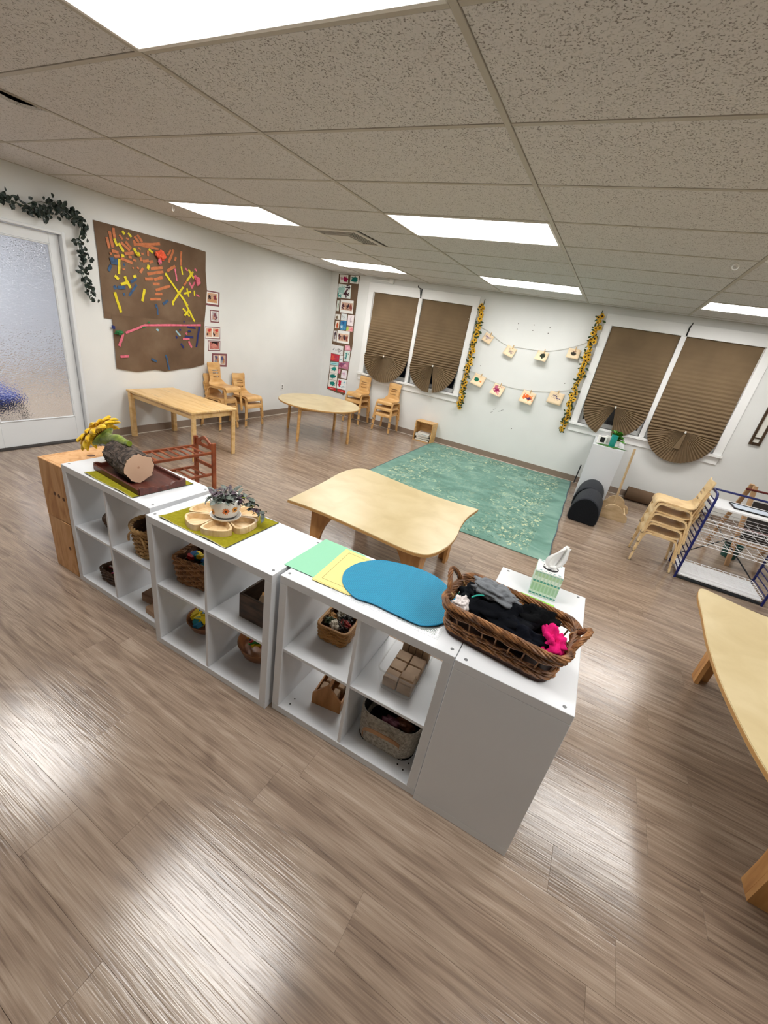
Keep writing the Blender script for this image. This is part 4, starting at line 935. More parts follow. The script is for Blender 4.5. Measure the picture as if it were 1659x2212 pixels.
# ---- white pedestal (a cube shelf seen from its end) and cube shelf units
WL=noisy('white_foil',['#d9dce0','#dfe1e4'],(2,2,2),2,.32,rand=True); CAP=plain('cap_grey','#77797b',.5); HOLE=plain('hole_dark','#2f2e2c',.8)
def cube_shelf(label,loc,rz,w=.765,d=.375,h=T,caps=True,holes=()):
    """open two by two cube shelf, origin at the middle of its front bottom edge, front faces -y"""
    t=thing('cube_shelf',label,'shelf',loc,rz,'white cube shelf units'); e=.038; s=.016
    def p(n,*a,b=.0015): return obj(n,MB().span(*a,b),WL,t)
    tp=p('top_panel',-w/2,w/2,0,d,h-e,h); bt=p('bottom_panel',-w/2,w/2,0,d,0,e)
    p('side_panel',-w/2,-w/2+e,0,d,e,h-e); p('side_panel',w/2-e,w/2,0,d,e,h-e)
    p('divider',-s/2,s/2,.003,d-.002,e,h-e); zc=h/2
    p('shelf_board',-w/2+e,-s/2,.004,d-.003,zc-s/2,zc+s/2); p('shelf_board',s/2,w/2-e,.004,d-.003,zc-s/2,zc+s/2)
    if caps:
        cm=MB().lathe([(.0065,0),(.0065,.0008),(.005,.0012)],12).mesh('screw_cap')
        for a in (-1,1):
            for y in (.032,d-.032): link('screw_cap',cm,CAP,tp,(a*(w/2-.022),y,h))
    for (x,y) in holes: link('peg_hole',MB().lathe([(.004,0),(.004,.0006)],8).mesh('peg_hole'),HOLE,bt,(x,y,e))
    return t
cube_shelf('leftmost white cube shelf with the log and tray on top',(-1.475,-.80,0),0)
cube_shelf('white cube shelf with the potted plant on top',(-.663,-.842,0),.025)
cube_shelf('white cube shelf with the blue mat and coloured papers on top',(.116,-.795,0),.03,.755,holes=((-.30,.04),(-.30,.075),(.30,.05),(.31,.09),(.27,.06)))
cube_shelf('white cube shelf turned end on under the wicker basket',(.486+.002,-.412,0),-PI/2+.02,.762,.388)
cube_shelf('white cube shelf end on as a stand under the right window',(.702,4.672,0),-PI/2+.0,.74,.388)

# ---- pine crates at the left end
PINE=noisy('knotty_pine',['#b07a48','#c8955f','#d6a876','#cc9a68'],(16,16,3),4,.5,warp=1.2,stops=[0,.35,.7,1])
KNOT=noisy('knot',['#3d2413','#6d4425'],(40,40,40),3,.6)
for k,l in ((0,'lower knotty pine crate at the left end of the white shelves'),(1,'upper knotty pine crate at the left end of the white shelves')):
    z0=k*.371; t=thing('pine_crate',l,'crate',(-1.995,-.61,z0),.03*k,'stacked pine crates'); a,b,h=.118,.187,.368
    for n,q in (('front_board',(-a,a,-b,-b+.016,0,h)),('back_board',(-a,a,b-.016,b,0,h)),('side_board',(-a,-a+.016,-b+.016,b-.016,.0,h)),('side_board',(a-.016,a,-b+.016,b-.016,0,h)),('top_board',(-a+.016,a-.016,-b+.016,b-.016,h-.016,h)),('bottom_board',(-a+.016,a-.016,-b+.016,b-.016,0,.016))): o=obj(n,MB().span(*q,.003),PINE,t)
    if k: obj('knot',MB().lathe([(.022,0),(.016,.0006),(.004,.001)],14),KNOT,t,None,(.02,.03,h)); 
    for (x,z) in (((-.0,.17),(.04,.165),(.085,.16)) if k else ((.07,.19),)): obj('knot',MB().lathe([(.013,0),(.009,.0006),(.002,.001)],10),KNOT,t,None,(x,-b,z),(PI/2,0,0))
t=thing('black_bag','black bag with a curved strap behind the pine crates','bag',(-2.34,-.36,0),.3)
obj('body',MB().ball((0,0,.30),(.16,.09,.30),16,12),plain('black_fabric','#17191b',.7,sheen=.3),t,1)
obj('strap',MB().ribbon(smoothcurve([(-.15,0,.45),(-.08,.0,.64),(.03,0,.70),(.11,0,.64),(.15,0,.45)],6,False),(0,1,0),.05,.006),plain('black_strap','#22262a',.5),t,.6)
# ================================================================ THINGS ON AND IN THE SHELVES
MAT=noisy('olive_cloth',['#7d7616','#8f8822'],(60,60,60),3,.9,.2,.001,spec=.1); HEM=plain('hem_dark','#3c3c33',.8); HEML=plain('hem_light','#b9b690',.8)
def placemat(pts,label):
    c=sum((Vector(p) for p in pts),Vector((0,0,0)))/4; t=thing('placemat',label,'placemat',(c.x,c.y,T+.0015)); P=[Vector(p)-c for p in pts]
    def f(u,v):
        p=P[0].lerp(P[1],u).lerp(P[3].lerp(P[2],u),v); e=max(0,1-v*9)      # front edge ripples a little off the shelf
        return (p.x,p.y,.0016+.006*e*max(0,math.sin(u*9+1)))
    obj('cloth',MB().sheet(f,30,20,.0016),MAT,t,.8)
    for k in range(4):
        E_=[f(*((s,0),(1,s),(1-s,1),(0,1-s))[k]) for s in [i/24 for i in range(25)]]
        obj('hem',MB().tube(E_,.0017,5),HEML if k in(0,3) else HEM,t,1)
placemat([(-1.66,-.785,0),(-1.238,-.792,0),(-1.21,-.46,0),(-1.63,-.455,0)],'olive green placemat under the log tray on the leftmost shelf')
placemat([(-.985,-.828,0),(-.563,-.815,0),(-.568,-.475,0),(-.975,-.50,0)],'olive green placemat under the petal dish on the second shelf')
# carved tray
RED=noisy('mahogany',['#3a1710','#51231a','#5e2c20'],(10,40,10),4,.4,warp=.4)
t=thing('wooden_tray','dark red wooden tray with scalloped ends holding the log','tray',(-1.45,-.612,T+.0045),-.075)
a,b=.22,.125
obj('tray_floor',MB().span(-a,a,-b,b,0,.012,.002),RED,t)
for s in (-1,1):
    obj('long_side',MB().span(-a,a,s*b-.006,s*b+.006,0,.032,.003),RED,t)
    poly=[(-b,0),(b,0)]+[(b-2*b*i/24,.036-.018*math.exp(-((i-12)/5.5)**2)+.004*math.cos(i*1.1)) for i in range(25)]
    obj('scalloped_end',MB().prism(poly,-.007,.007,Matrix(((0,0,1),(1,0,0),(0,1,0)))),RED,t,None,(s*a,0,0))
# log
BARK=noisy('bark',['#0d0907','#2f241d','#5e5046','#1a1310'],(14,40,40),6,.85,1.0,.012,warp=1.2); ENDG=noisy('cut_wood',['#c39f85','#d2b299'],(4,4,4),3,.6); RING=plain('heart_wood','#a98268',.6)
def P2(p): return Vector(p)
lf_,lb_=Vector((-1.352,-.672,.868)),Vector((-1.60,-.628,.872)); ax=(lb_-lf_); ln=ax.length; q=ax.to_track_quat('Z','Y')
t=thing('log','short barked log lying on the wooden tray','log',tuple(lf_)); t.rotation_euler=q.to_euler()
def lr(a,z): return .074*(1+.10*noise.noise(Vector((math.cos(a)*1.3,math.sin(a)*1.3,3)))+.20*abs(noise.noise(Vector((math.cos(a)*4.5,math.sin(a)*4.5,z*9))))+.05*noise.noise(Vector((math.cos(a)*9,math.sin(a)*9,z*22))))
m=MB();V=[];F=[];nn,kk=64,36
for i in range(kk+1):
    for j in range(nn): A_=2*PI*j/nn; r=lr(A_,ln*i/kk); V.append((r*math.cos(A_),r*math.sin(A_),ln*i/kk))
for i in range(kk):
    for j in range(nn): F.append((i*nn+j,i*nn+(j+1)%nn,(i+1)*nn+(j+1)%nn,(i+1)*nn+j))
m.add(V,F); obj('bark',m,BARK,t,.9)
for z,zz in ((-.001,0),(ln+.001,ln)):
    pts=[(lr(2*PI*j/nn,zz)*.955*math.cos(2*PI*j/nn),lr(2*PI*j/nn,zz)*.955*math.sin(2*PI*j/nn)) for j in range(nn)]
    e=obj('cut_end',MB().prism(pts,z-.003,z+.003),ENDG,t)
    obj('heart',MB().lathe([(.006,0),(.005,.0006)],10),RING,e,None,(.005,.004,z-.0035))
# felt flower
FY=noisy('felt_yellow',['#c99a12','#e3b81f','#efcb3c'],(40,40,40),3,.95,.3,.002,sheen=.3,spec=.1); FG=noisy('felt_green',['#4d5f14','#6d7d22','#8a962f'],(40,40,40),3,.95,.3,.002,sheen=.3,spec=.1)
fc=Vector((-1.765,-.618,.928)); vd=(fc-CAMP).normalized(); pa,pb=onx(169,974,fc.x),onx(255,903,fc.x); e1=(pb-pa); e1=(e1-vd*e1.dot(vd)).normalized(); nrm=e1.cross(vd).normalized()
if nrm.z<0: nrm=-nrm
nrm=(nrm+vd*.22).normalized()
t=thing('felt_flower','yellow felt sunflower with green stem leaning across the log','flower',tuple(fc)); Q=nrm.to_track_quat('Z','Y'); t.rotation_euler=Q.to_euler(); Qi=Q.to_matrix().transposed()
LOC=lambda p: Qi@(Vector(p)-fc)
obj('stem',MB().tube(smoothcurve([LOC(p) for p in ((-1.470,-.640,.962),(-1.53,-.632,.952),(-1.60,-.625,.95),(-1.67,-.62,.925),(-1.728,-.617,.922))],5,False),[.014+.0012*i for i in range(21)],12),FG,t,1)
obj('calyx',MB().lathe([(.022,-.05),(.035,-.035),(.07,-.012),(.066,-.004),(.01,-.002)],18),FG,t,1)
for k in range(26):
    ring=k//13; A_=2*PI*(k%13)/13+ring*.24; L_=.126-.016*ring
    def f(u,v,A_=A_,L_=L_,ring=ring,k=k):
        r=.04+u*(L_-.04); w=.029*math.sin(PI*min(1,.18+u*.82))**.7*(1-.25*u); s=(v-.5)*2
        z=.006+ring*.012+.018*math.sin(u*PI*.9)-(.02*u*u if ring==0 else -.008*u)+.012*(1-s*s)*(.5+.5*u)+.008*math.sin(k*1.9)*u
        x,y=r,s*w; return (x*math.cos(A_)-y*math.sin(A_),x*math.sin(A_)+y*math.cos(A_),z)
    obj('petal',MB().sheet(f,8,6,.007),FY,t,1)
obj('flower_centre',MB().ball((0,0,.012),(.05,.05,.02),14,8),noisy('felt_brown',['#5a3a12','#8a5f1c'],(60,60,60),2,.95),t,1)
# petal dish
BAM=noisy('bamboo',['#c9a574','#d9bb8f','#e2caa4'],(8,60,8),3,.4)
t=thing('petal_dish','flower shaped bamboo dish of six petal bowls under the plant pot','dish',(-.765,-.645,T+.0045),.1)
for k in range(6):
    P=[(.035,.0),(.045,.022),(.09,.049),(.135,.068),(.160,.048),(.168,0),(.160,-.048),(.135,-.068),(.09,-.049),(.045,-.022)]
    O=[(p.x,p.y) for p in smoothcurve([(x,y,0) for x,y in P],4)]; cx=.11
    I=[((x-cx)*.84+cx,y*.84) for x,y in O]; I2=[((x-cx)*.70+cx,y*.70) for x,y in O]
    m=MB(); m.prism(O,0,.008); m.rim(O,I,.008,.030)
    n_=len(O); m.add([(*p,.0295) for p in I]+[(*p,.0085) for p in I2],[(i,(i+1)%n_,n_+(i+1)%n_,n_+i) for i in range(n_)])
    o=obj('petal_bowl',m,BAM,t,.5); o.rotation_euler=(0,0,k*PI/3)
obj('hub',MB().lathe([(.05,0),(.05,.031),(.045,.0325)],24),BAM,t,.6)
# pot with plant
WPOT=plain('glazed_white','#e9e7e3',.18); RIMD=plain('saucer_line','#4a4642',.4)
px_,py_=-.742,-.652; zb=T+.0045+.0325
t=thing('plant_pot','white pot painted with orange daisies holding a purple and green plant','plant pot',(px_,py_,zb))
obj('saucer',MB().lathe([(.058,0),(.068,.004),(.071,.012),(.067,.012),(.06,.006),(.01,.006)],32),WPOT,t,.8); obj('foot_ring',MB().lathe([(.05,.006),(.051,.012)],28),RIMD,t)
obj('pot',MB().lathe([(.048,.0115),(.056,.018),(.066,.05),(.071,.098),(.0705,.102),(.067,.102),(.064,.085),(.02,.083)],36),WPOT,t,.8)
obj('soil',MB().lathe([(.064,.084),(.03,.088),(.002,.089)],20),plain('soil','#231a14',1),t)
def potr(z): return .066+.005*(z-.05)/.048
for k,(A_,z,c1,r) in enumerate(((-.72,.056,'#dd7a3e',.019),(-1.75,.04,'#e39a35',.017),(-2.75,.07,'#d3504a',.02),(-.1,.06,'#e39a35',.018),(.8,.05,'#d3504a',.019),(2.0,.06,'#dd7a3e',.019))):
    R0=potr(z)+.0006; m=MB(); pts=[]
    for i in range(44):
        ph=2*PI*i/44; rr=r*(.78+.22*math.cos(ph*11)); pts.append((rr*math.cos(ph),rr*math.sin(ph)))
    def wrap(x,y): a=A_+x/R0; q=potr(z+y)+.0007; return (q*math.cos(a),q*math.sin(a),z+y)
    m.add([wrap(0,0)]+[wrap(*p) for p in pts],[(0,1+i,1+(i+1)%44) for i in range(44)])
    d=obj('painted_daisy',m,plain('daisy'+c1,c1,.25),t)
    m=MB(); c8=[(.28*r*math.cos(2*PI*i/12),.28*r*math.sin(2*PI*i/12)) for i in range(12)]
    def wrap2(x,y): a=A_+x/R0; q=potr(z+y)+.0014; return (q*math.cos(a),q*math.sin(a),z+y)
    m.add([wrap2(0,0)]+[wrap2(*p) for p in c8],[(0,1+i,1+(i+1)%12) for i in range(12)]); obj('daisy_eye',m,plain('daisy_eye','#3a1c12',.4),d)
LEAFP=[noisy('wandering_leaf%d'%k,c,(90,14,90),2,.45) for k,c in enumerate((['#232b25','#6d766f','#343e36'],['#2a1a25','#3f2c39','#615a62'],['#1d281f','#3f4a3e','#7d867e']))]
def leafm():
    V=[];F=[]; k=6
    for i in range(k+1):
        s=i/k; w=.0125*math.sin(PI*min(1,s*.92+.06))**.8*(1 if i<k else 0)
        V+=[(s*.05,-w,.004+.010*s-.022*s*s),(s*.05,0,.010*s-.022*s*s),(s*.05,w,.004+.010*s-.022*s*s)]
    for i in range(k):
        for j in range(2): F.append((i*3+j,i*3+3+j,i*3+4+j,i*3+1+j))
    m=MB(); m.add(V,F); return m.mesh('leaf',3)
lmz=[]
for k in range(3):
    me=leafm(); me.materials.append(LEAFP[k]); lmz.append(me)
rp=random.Random(4)
for k in range(70):
    A_=rp.uniform(0,2*PI); rr=.066*math.sqrt(rp.random()); p=Vector((rr*math.cos(A_),rr*math.sin(A_),.098+rp.uniform(0,.045)*(1-rr/.09)))
    o=link('leaf',rp.choice(lmz),None,t,p,(rp.uniform(-.5,.5),rp.uniform(-.7,.6),A_+rp.uniform(-1.2,1.2))); o.scale=[rp.uniform(.6,.95)]*3
# trailing shoot on the right side
tr=[(.05,.03,.105),(.085,.045,.11),(.105,.055,.09),(.115,.06,.06),(.13,.07,.045),(.15,.08,.042)]
obj('trailing_stem',MB().tube(smoothcurve(tr,4,False),.0025,6),FG,t,1)
for p in smoothcurve(tr,3,False):
    for k in range(2):
        o=link('leaf',rp.choice(lmz),None,t,p+Vector((0,0,.003)),(rp.uniform(-.6,.6),rp.uniform(-.3,.8),rp.uniform(0,6.3))); o.scale=[rp.uniform(.6,1.0)]*3
# papers and blue mat on the third shelf
def flat(name,label,cat,pts,col,z,th=.001,m=None):
    c=sum((Vector((*p,0)) for p in pts),Vector((0,0,0)))/len(pts); t=obj(name,MB().prism([(p[0]-c.x,p[1]-c.y) for p in pts],0,th),m or plain('paper'+col,col,.75,spec=.2),None,None,(c.x,c.y,z)); return tag(t,label,cat)
flat('paper_sheet','dark green paper under the blue mat beside the wicker basket','paper',[(.24,-.735),(.392,-.727),(.385,-.40),(.235,-.41)],'#14503c',T+.0005)
VIN=plain('clear_vinyl','#eef1f3',.05,alpha=.22,spec=.7)
flat('vinyl_sheet','clear vinyl sheet along the front edge under the blue mat','sheet',[(-.05,-.762),(.41,-.745),(.405,-.55),(-.055,-.57)],'',T+.0018,.0012,VIN)
flat('paper_sheet','mint green paper left of the yellow papers on the third shelf','paper',[(-.298,-.742),(-.06,-.73),(-.075,-.436),(-.302,-.44)],'#8cc6a5',T+.0034)
for k,(dx,l) in enumerate(((0,'yellow paper at the bottom of the pair beside the blue mat'),(.004,'yellow paper with a pencil frame beside the blue mat, uppermost'))):
    o=flat('paper_sheet',l,'paper',[(-.146+dx,-.752+dx*1.5),(.03+dx,-.742+dx),(.012+dx,-.45),(-.176+dx,-.452)],'#ddcf8a',T+.0048+.0012*k)
m=MB(); 
for a_,b_ in (((-.115,-.722),(.0,-.715)),((-.115,-.722),(-.142,-.478)),((-.142,-.478),(.0,-.476))): m.tube([(a_[0]+.063,a_[1]+.6,0),(b_[0]+.063,b_[1]+.6,0)],.0009,4)
obj('pencil_line',m,plain('pencil','#a39a62',.8),o,None,(-.0,0,.0012))
def blue_mat():
    m_,nt,b=base('blue_weave'); L=nt.links.new
    mp=coords(nt,(1,1,1),False); ck=N(nt,'ShaderNodeTexWave'); ck.inputs['Scale'].default_value=55; L(mp.outputs[0],ck.inputs['Vector'])
    ck2=N(nt,'ShaderNodeTexWave',bands_direction='Y'); ck2.inputs['Scale'].default_value=55; L(mp.outputs[0],ck2.inputs['Vector'])
    mu_=N(nt,'ShaderNodeMath',operation='MULTIPLY'); L(ck.outputs['Fac'],mu_.inputs[0]); L(ck2.outputs['Fac'],mu_.inputs[1])
    r=ramp(nt,['#006f93','#008eb6','#08a0c6'],[0,.25,1]); L(mu_.outputs[0],r.inputs[0]); L(r.outputs[0],b.inputs['Base Color'])
    bp=N(nt,'ShaderNodeBump'); bp.inputs['Strength'].default_value=.7; bp.inputs['Distance'].default_value=.002; L(mu_.outputs[0],bp.inputs['Height']); L(bp.outputs[0],b.inputs['Normal'])
    b.inputs['Roughness'].default_value=.6; return m_
bo=[(-.058,-.60),(-.055,-.655),(-.02,-.70),(.05,-.725),(.13,-.722),(.22,-.712),(.30,-.715),(.36,-.685),(.392,-.60),(.395,-.52),(.375,-.44),(.325,-.385),(.25,-.362),(.16,-.375),(.07,-.39),(.0,-.425),(-.045,-.50)]
bq=[(741,1250),(747,1234),(766,1221),(790,1214),(822,1211),(858,1217),(900,1228),(940,1246),(968,1270),(985,1292),(985,1315),(968,1338),(945,1349),(915,1351),(890,1343),(845,1322),(805,1303),(771,1292),(755,1279),(744,1265)]
O=smoothcurve([(p.x-.165,p.y+.55,0) for p in [onz(*q,T+.01) for q in bq]],5)
t=thing('oval_mat','bright blue woven oval placemat on the third shelf','placemat',(.165,-.55,T+.0075),0)
obj('weave',MB().prism([(p.x,p.y) for p in O],0,.005),blue_mat(),t); obj('border',MB().tube([(p.x,p.y,.003) for p in O],.0035,6,closed=True),plain('blue_edge','#1c86b0',.6),t,1)

# ---- wicker: a real weave of rods round stakes
WK=[noisy('wicker_brown',['#4d2e15','#7d522d','#a87648'],(30,30,30),3,.5),noisy('wicker_tan',['#8a6338','#b08a55','#c7a26a'],(30,30,30),3,.55),noisy('wicker_dark',['#3a2414','#573820'],(30,30,30),3,.55),noisy('wicker_mid',['#6b4527','#93663c','#a97a4c'],(30,30,30),3,.55)]
def weave(outline,n,z0,z1,rows,r,top=1.15,amp=.006,skiprows=()):
    """rods woven in and out of n stakes; outline is taken at the base, scaled to top at the rim"""
    B=resample([(x,y,0) for x,y in outline],n*4); c=Vector((0,0,0)); m=MB(); mids=[]
    def pt(i,z,off):
        s=1+(top-1)*(z-z0)/(z1-z0) if z1>z0 else 1; p=B[i%len(B)]*s; d=p.normalized(); return Vector((p.x+d.x*off,p.y+d.y*off,z))
    for k in range(rows):
        if k in skiprows: continue
        z=z0+(z1-z0)*(k+.5)/rows; m.tube([pt(i,z,amp*math.cos(PI*(i/4.0+k))) for i in range(n*4)],r,5,closed=True)
    st=MB()
    for i in range(0,n*4,4): st.tube([pt(i,z0-.002,0),pt(i,(z0+z1)/2,0),pt(i,z1+.002,0)],r*.8,5)
    return m,st,pt,B
def rope(path,r,strands,turns,rs,closed=True):
    m=MB(); P=[Vector(p) for p in path]; k=len(P)
    for s in range(strands):
        Q=[]
        for i in range(k):
            a_=P[(i-1)%k] if closed or i>0 else P[0]; b_=P[(i+1)%k] if closed or i<k-1 else P[-1]; tg=(b_-a_).normalized(); u=Vector((0,0,1)); u=(u-tg*u.dot(tg)); u=u.normalized() if u.length>.1 else Vector((1,0,0)); w_=tg.cross(u)
            ph=2*PI*(s/strands+turns*i/k); Q.append(P[i]+u*(math.cos(ph)*r)+w_*(math.sin(ph)*r))
        m.tube(Q,rs,5,closed=closed)
    return m
# big clothes basket
bx,by=.604,-.588
t=thing('wicker_basket','long brown wicker basket of clothes with two loop handles on the end shelf','basket',(bx,by,T),-.085)
ol=rrect(.195,.118,.05,6); h=.125
m,st,pt,B=weave(ol,26,.026,h,14,.004,1.13,.006,(5,6,7,8)); obj('weave',m,WK[0],t,1); obj('stakes',st,WK[0],t,1)
obj('base',MB().prism([(x*.985,y*.985) for x,y in ol],0,.026),plain('basket_base','#3a1d10',.5),t)
R_=[pt(i,h+.004,0) for i in range(0,104)]
obj('braided_rim',rope(R_,.0085,6,9,.0048),WK[0],t,1); obj('braided_rim',rope([pt(i,h-.018,.002) for i in range(104)],.0065,4,11,.0042),WK[0],t,1)
obj('foot_braid',rope([pt(i,.03,.003) for i in range(104)],.006,3,11,.0045),WK[0],t,1)
for s in (-1,1):
    hp=[Vector((s*(.217+.012*math.sin(PI*k/12)+.02*math.sin(PI*k/12)),-.055+.11*k/12,h+.075*math.sin(PI*k/12)**.7-.008)) for k in range(13)]
    hd=obj('handle',rope(hp,.0065,5,3,.0045,False),WK[0],t,1)
    for yy in (-.055,.055): obj('binding',MB().tube([(s*.217+.016*math.cos(a_),yy+.0,h-.01+.016*math.sin(a_)) for a_ in [i*PI/5 for i in range(10)]],.004,5,closed=True),WK[1],hd,1)
# clothes
def cloth(label,c,r,col,seed,amp=.35,rot=0,sheen=.3,fr=3.0):
    t=obj('folded_cloth',crumple(MB(),(0,0,0),r,seed,amp,fr),noisy('cloth'+col,[col,col],(28,28,28),3,.95,.8,.006,sheen=0,spec=.1,warp=1.2),None,3,c,(0,0,rot)); return tag(t,label,'clothing','clothes in the wicker basket')
z=T+.075
cloth('black shirt filling the middle of the wicker basket',(bx-.02,by-.01,z+.022),(.125,.085,.052),'#0b0d12',1.3,.5)
cloth('navy black folded trousers at the back right of the wicker basket',(bx+.085,by+.045,z+.035),(.085,.055,.045),'#0a0b0d',2.7,.5,.4)
cloth('dark navy shirt along the front of the wicker basket',(bx+.055,by-.07,z+.018),(.10,.04,.045),'#0d1018',5.1,.5,-.2)
cloth('black sock in the back left corner of the wicker basket',(bx-.145,by+.03,z+.03),(.05,.06,.04),'#14171b',7.7,.55)
cloth('grey rolled sweatpants on top at the back left of the wicker basket',(bx-.08,by+.035,z+.085),(.092,.045,.034),'#777b80',3.9,.42,-.18)
cloth('bright pink shirt in the right end of the wicker basket',(bx+.158,by-.055,z+.04),(.042,.062,.05),'#d81f70',8.8,.65,.3,.3,2.6)
cloth('white sock in the left end of the wicker basket',(bx-.168,by-.055,z+.04),(.028,.035,.026),'#ded6d4',6.2,.5)
tag(obj('teal_ribbon',MB().tube(smoothcurve([(bx-.14,by-.035,z+.07),(bx-.125,by-.02,z+.078),(bx-.105,by-.005,z+.078)],4,False),.003,6),plain('teal_ribbon','#1a9a8a',.6),None,1),'short teal ribbon on the black clothes in the wicker basket','ribbon')
flat('paper_sheet','lime green paper tucked between the wicker basket and the tissue box','paper',[(.60,-.33),(.755,-.33),(.75,-.205),(.60,-.20)],'#9fd860',T+.0006)
flat('wooden_board','dark reddish board under the front of the wicker basket','board',[(.44,-.715),(.80,-.742),(.80,-.68),(.44,-.66)],'#3a1a10',T+.0002,.0004) if False else None
# tissue box
def tb_mat():
    m_,nt,b=base('tissue_print'); L=nt.links.new
    tc=N(nt,'ShaderNodeTexCoord'); sx=N(nt,'ShaderNodeSeparateXYZ'); L(tc.outputs['Object'],sx.inputs[0])
    r=ramp(nt,['#dfe9e4','#3f8f86','#dfe9e4','#a9c9ae','#cfdcbf','#4f9a90','#e4ece4','#b5cfa8','#8fb9b0','#eef1ee'],[0,.06,.12,.2,.5,.56,.64,.78,.93,.97]); r.color_ramp.interpolation='CONSTANT'
    d=N(nt,'ShaderNodeMath',operation='DIVIDE'); d.inputs[1].default_value=.125; L(sx.outputs[2],d.inputs[0]); L(d.outputs[0],r.inputs[0])
    ad=N(nt,'ShaderNodeMath',operation='ADD'); L(sx.outputs[0],ad.inputs[0]); L(sx.outputs[1],ad.inputs[1])
    w_=N(nt,'ShaderNodeMath',operation='MULTIPLY'); w_.inputs[1].default_value=420; L(ad.outputs[0],w_.inputs[0]); s=N(nt,'ShaderNodeMath',operation='SINE'); L(w_.outputs[0],s.inputs[0])
    mr=N(nt,'ShaderNodeMapRange'); mr.inputs[1].default_value=.2; mr.inputs[2].default_value=.5; mr.inputs[4].default_value=.75; L(s.outputs[0],mr.inputs[0])
    mx=N(nt,'ShaderNodeMix',data_type='RGBA'); L(mr.outputs[0],mx.inputs[0]); L(r.outputs[0],mx.inputs[6]); mx.inputs[7].default_value=lin('#c3d8cc'); L(mx.outputs[2],b.inputs['Base Color']); b.inputs['Roughness'].default_value=.5; return m_
t=thing('tissue_box','green and white patterned cube tissue box with a tissue sticking up','tissue box',(.684,-.122,T+.0002),.06)
obj('carton',MB().span(-.058,.058,-.058,.058,0,.125,.002),tb_mat(),t); obj('top_print',MB().span(-.0575,.0575,-.0575,.0575,.1252,.1258),plain('carton_white','#eef0ee',.5),t)
obj('opening',MB().lathe([(.034,0),(.0335,.0008)],24),plain('slot_dark','#2a2a2c',.8),t,None,(0,0,.126))
for s in (-1,1): 
    for k in range(5): obj('printed_dash',MB().span(-.045+k*.02,-.033+k*.02,s*.047-.003,s*.047+.003,.1259,.1263),plain('dash_teal','#7aa8a8',.5),t)
TIS=plain('tissue','#f2f2f0',.9,sheen=.2)
def tf(u,v):
    a_=(v-.5)*2; tw=.018+.028*math.sin(PI*min(1,u*1.05))*(1-.55*u)+(.0 if u<.8 else 0); z_=.118+.125*u
    return (.035*u*u+a_*tw*(.7+.3*math.sin(u*3))+.004*math.sin(v*13), .012*math.sin(a_*3+u*2)+.02*u*a_*.4+.006*math.cos(v*17)+.012*u, z_-.012*abs(a_)*u*(1 if a_<0 else .2))
obj('tissue',MB().sheet(tf,14,14,.0008),TIS,t,3)
m=MB(); crumple(m,(0,0,.128),(.027,.02,.016),2.2,.5); obj('tissue_fold',m,TIS,t,3)

# ---- inside the shelves
ZS=T/2+.0083; ZB=.0383
def bkt(name,label,loc,outline,h,mat,n,rows,r,top=1.1,rz=0,rim=True,rr=.006,cat='basket',amp=None):
    t=thing(name,label,cat,loc,rz)
    m,st,pt,B=weave(outline,n,.004,h,rows,r,top,amp or r*.9); obj('weave',m,mat,t,1); obj('stakes',st,mat,t,1)
    obj('base',MB().prism(outline,0,.006),mat,t)
    obj('lining',MB().sheet(lambda u,v: pt(int(u*n*4)%(n*4),.006+v*(h-.01),-r*1.6),n*2,2,.001),WK[2],t)
    if rim: obj('braided_rim',rope([pt(i,h,0) for i in range(n*4)],rr*.7,3,n//2,rr*.6),mat,t,1)
    return t,pt
circ=lambda r,n=24:[(r*math.cos(2*PI*i/n),r*math.sin(2*PI*i/n)) for i in range(n)]
# A top left: shallow bowl-like basket with dark things
t,_=bkt('shallow_basket','shallow dark wicker basket at the back of the upper left cell of the leftmost shelf',(-1.635,-.60,ZS),circ(.10),.06,WK[2],16,6,.005,1.2)
for k,(c,l) in enumerate((('#17171a','black stone in the shallow basket in the leftmost shelf'),('#b9b5ae','pale stone in the shallow basket in the leftmost shelf'),('#2b2622','brown stone in the shallow basket in the leftmost shelf'))):
    tag(obj('stone',crumple(MB(),(0,0,0),(.034,.03,.024),k*3.1,.3),plain('stone'+c,c,.5),None,1,(-1.635+.05*math.cos(k*2.1-.6),-.60+.05*math.sin(k*2.1-.6),ZS+.036)),l,'stone','stones in the shallow basket')
# A top right: tall oval basket with hoop rim
t,pt=bkt('tall_basket','tall rounded tan wicker basket in the upper right cell of the leftmost shelf',(-1.268,-.672,ZS),[(x*1.1,y*.95) for x,y in circ(.09)],.17,WK[1],18,13,.0052,1.22,0,True,.010)
obj('hoop',MB().tube([(-.07+.07*(1-math.cos(PI*k/14))-.005,-.098-.006*math.sin(PI*k/14),.085+.075*math.sin(PI*k/14)) for k in range(15)],.006,6),WK[1],t,1)
m=MB(); 
for k in range(5): m.tube([(-.06+.025*k,-.05+.02*k,.10),(.02+.02*k,.05,.155)],.012,8)
obj('branches',m,WK[0],t,1)
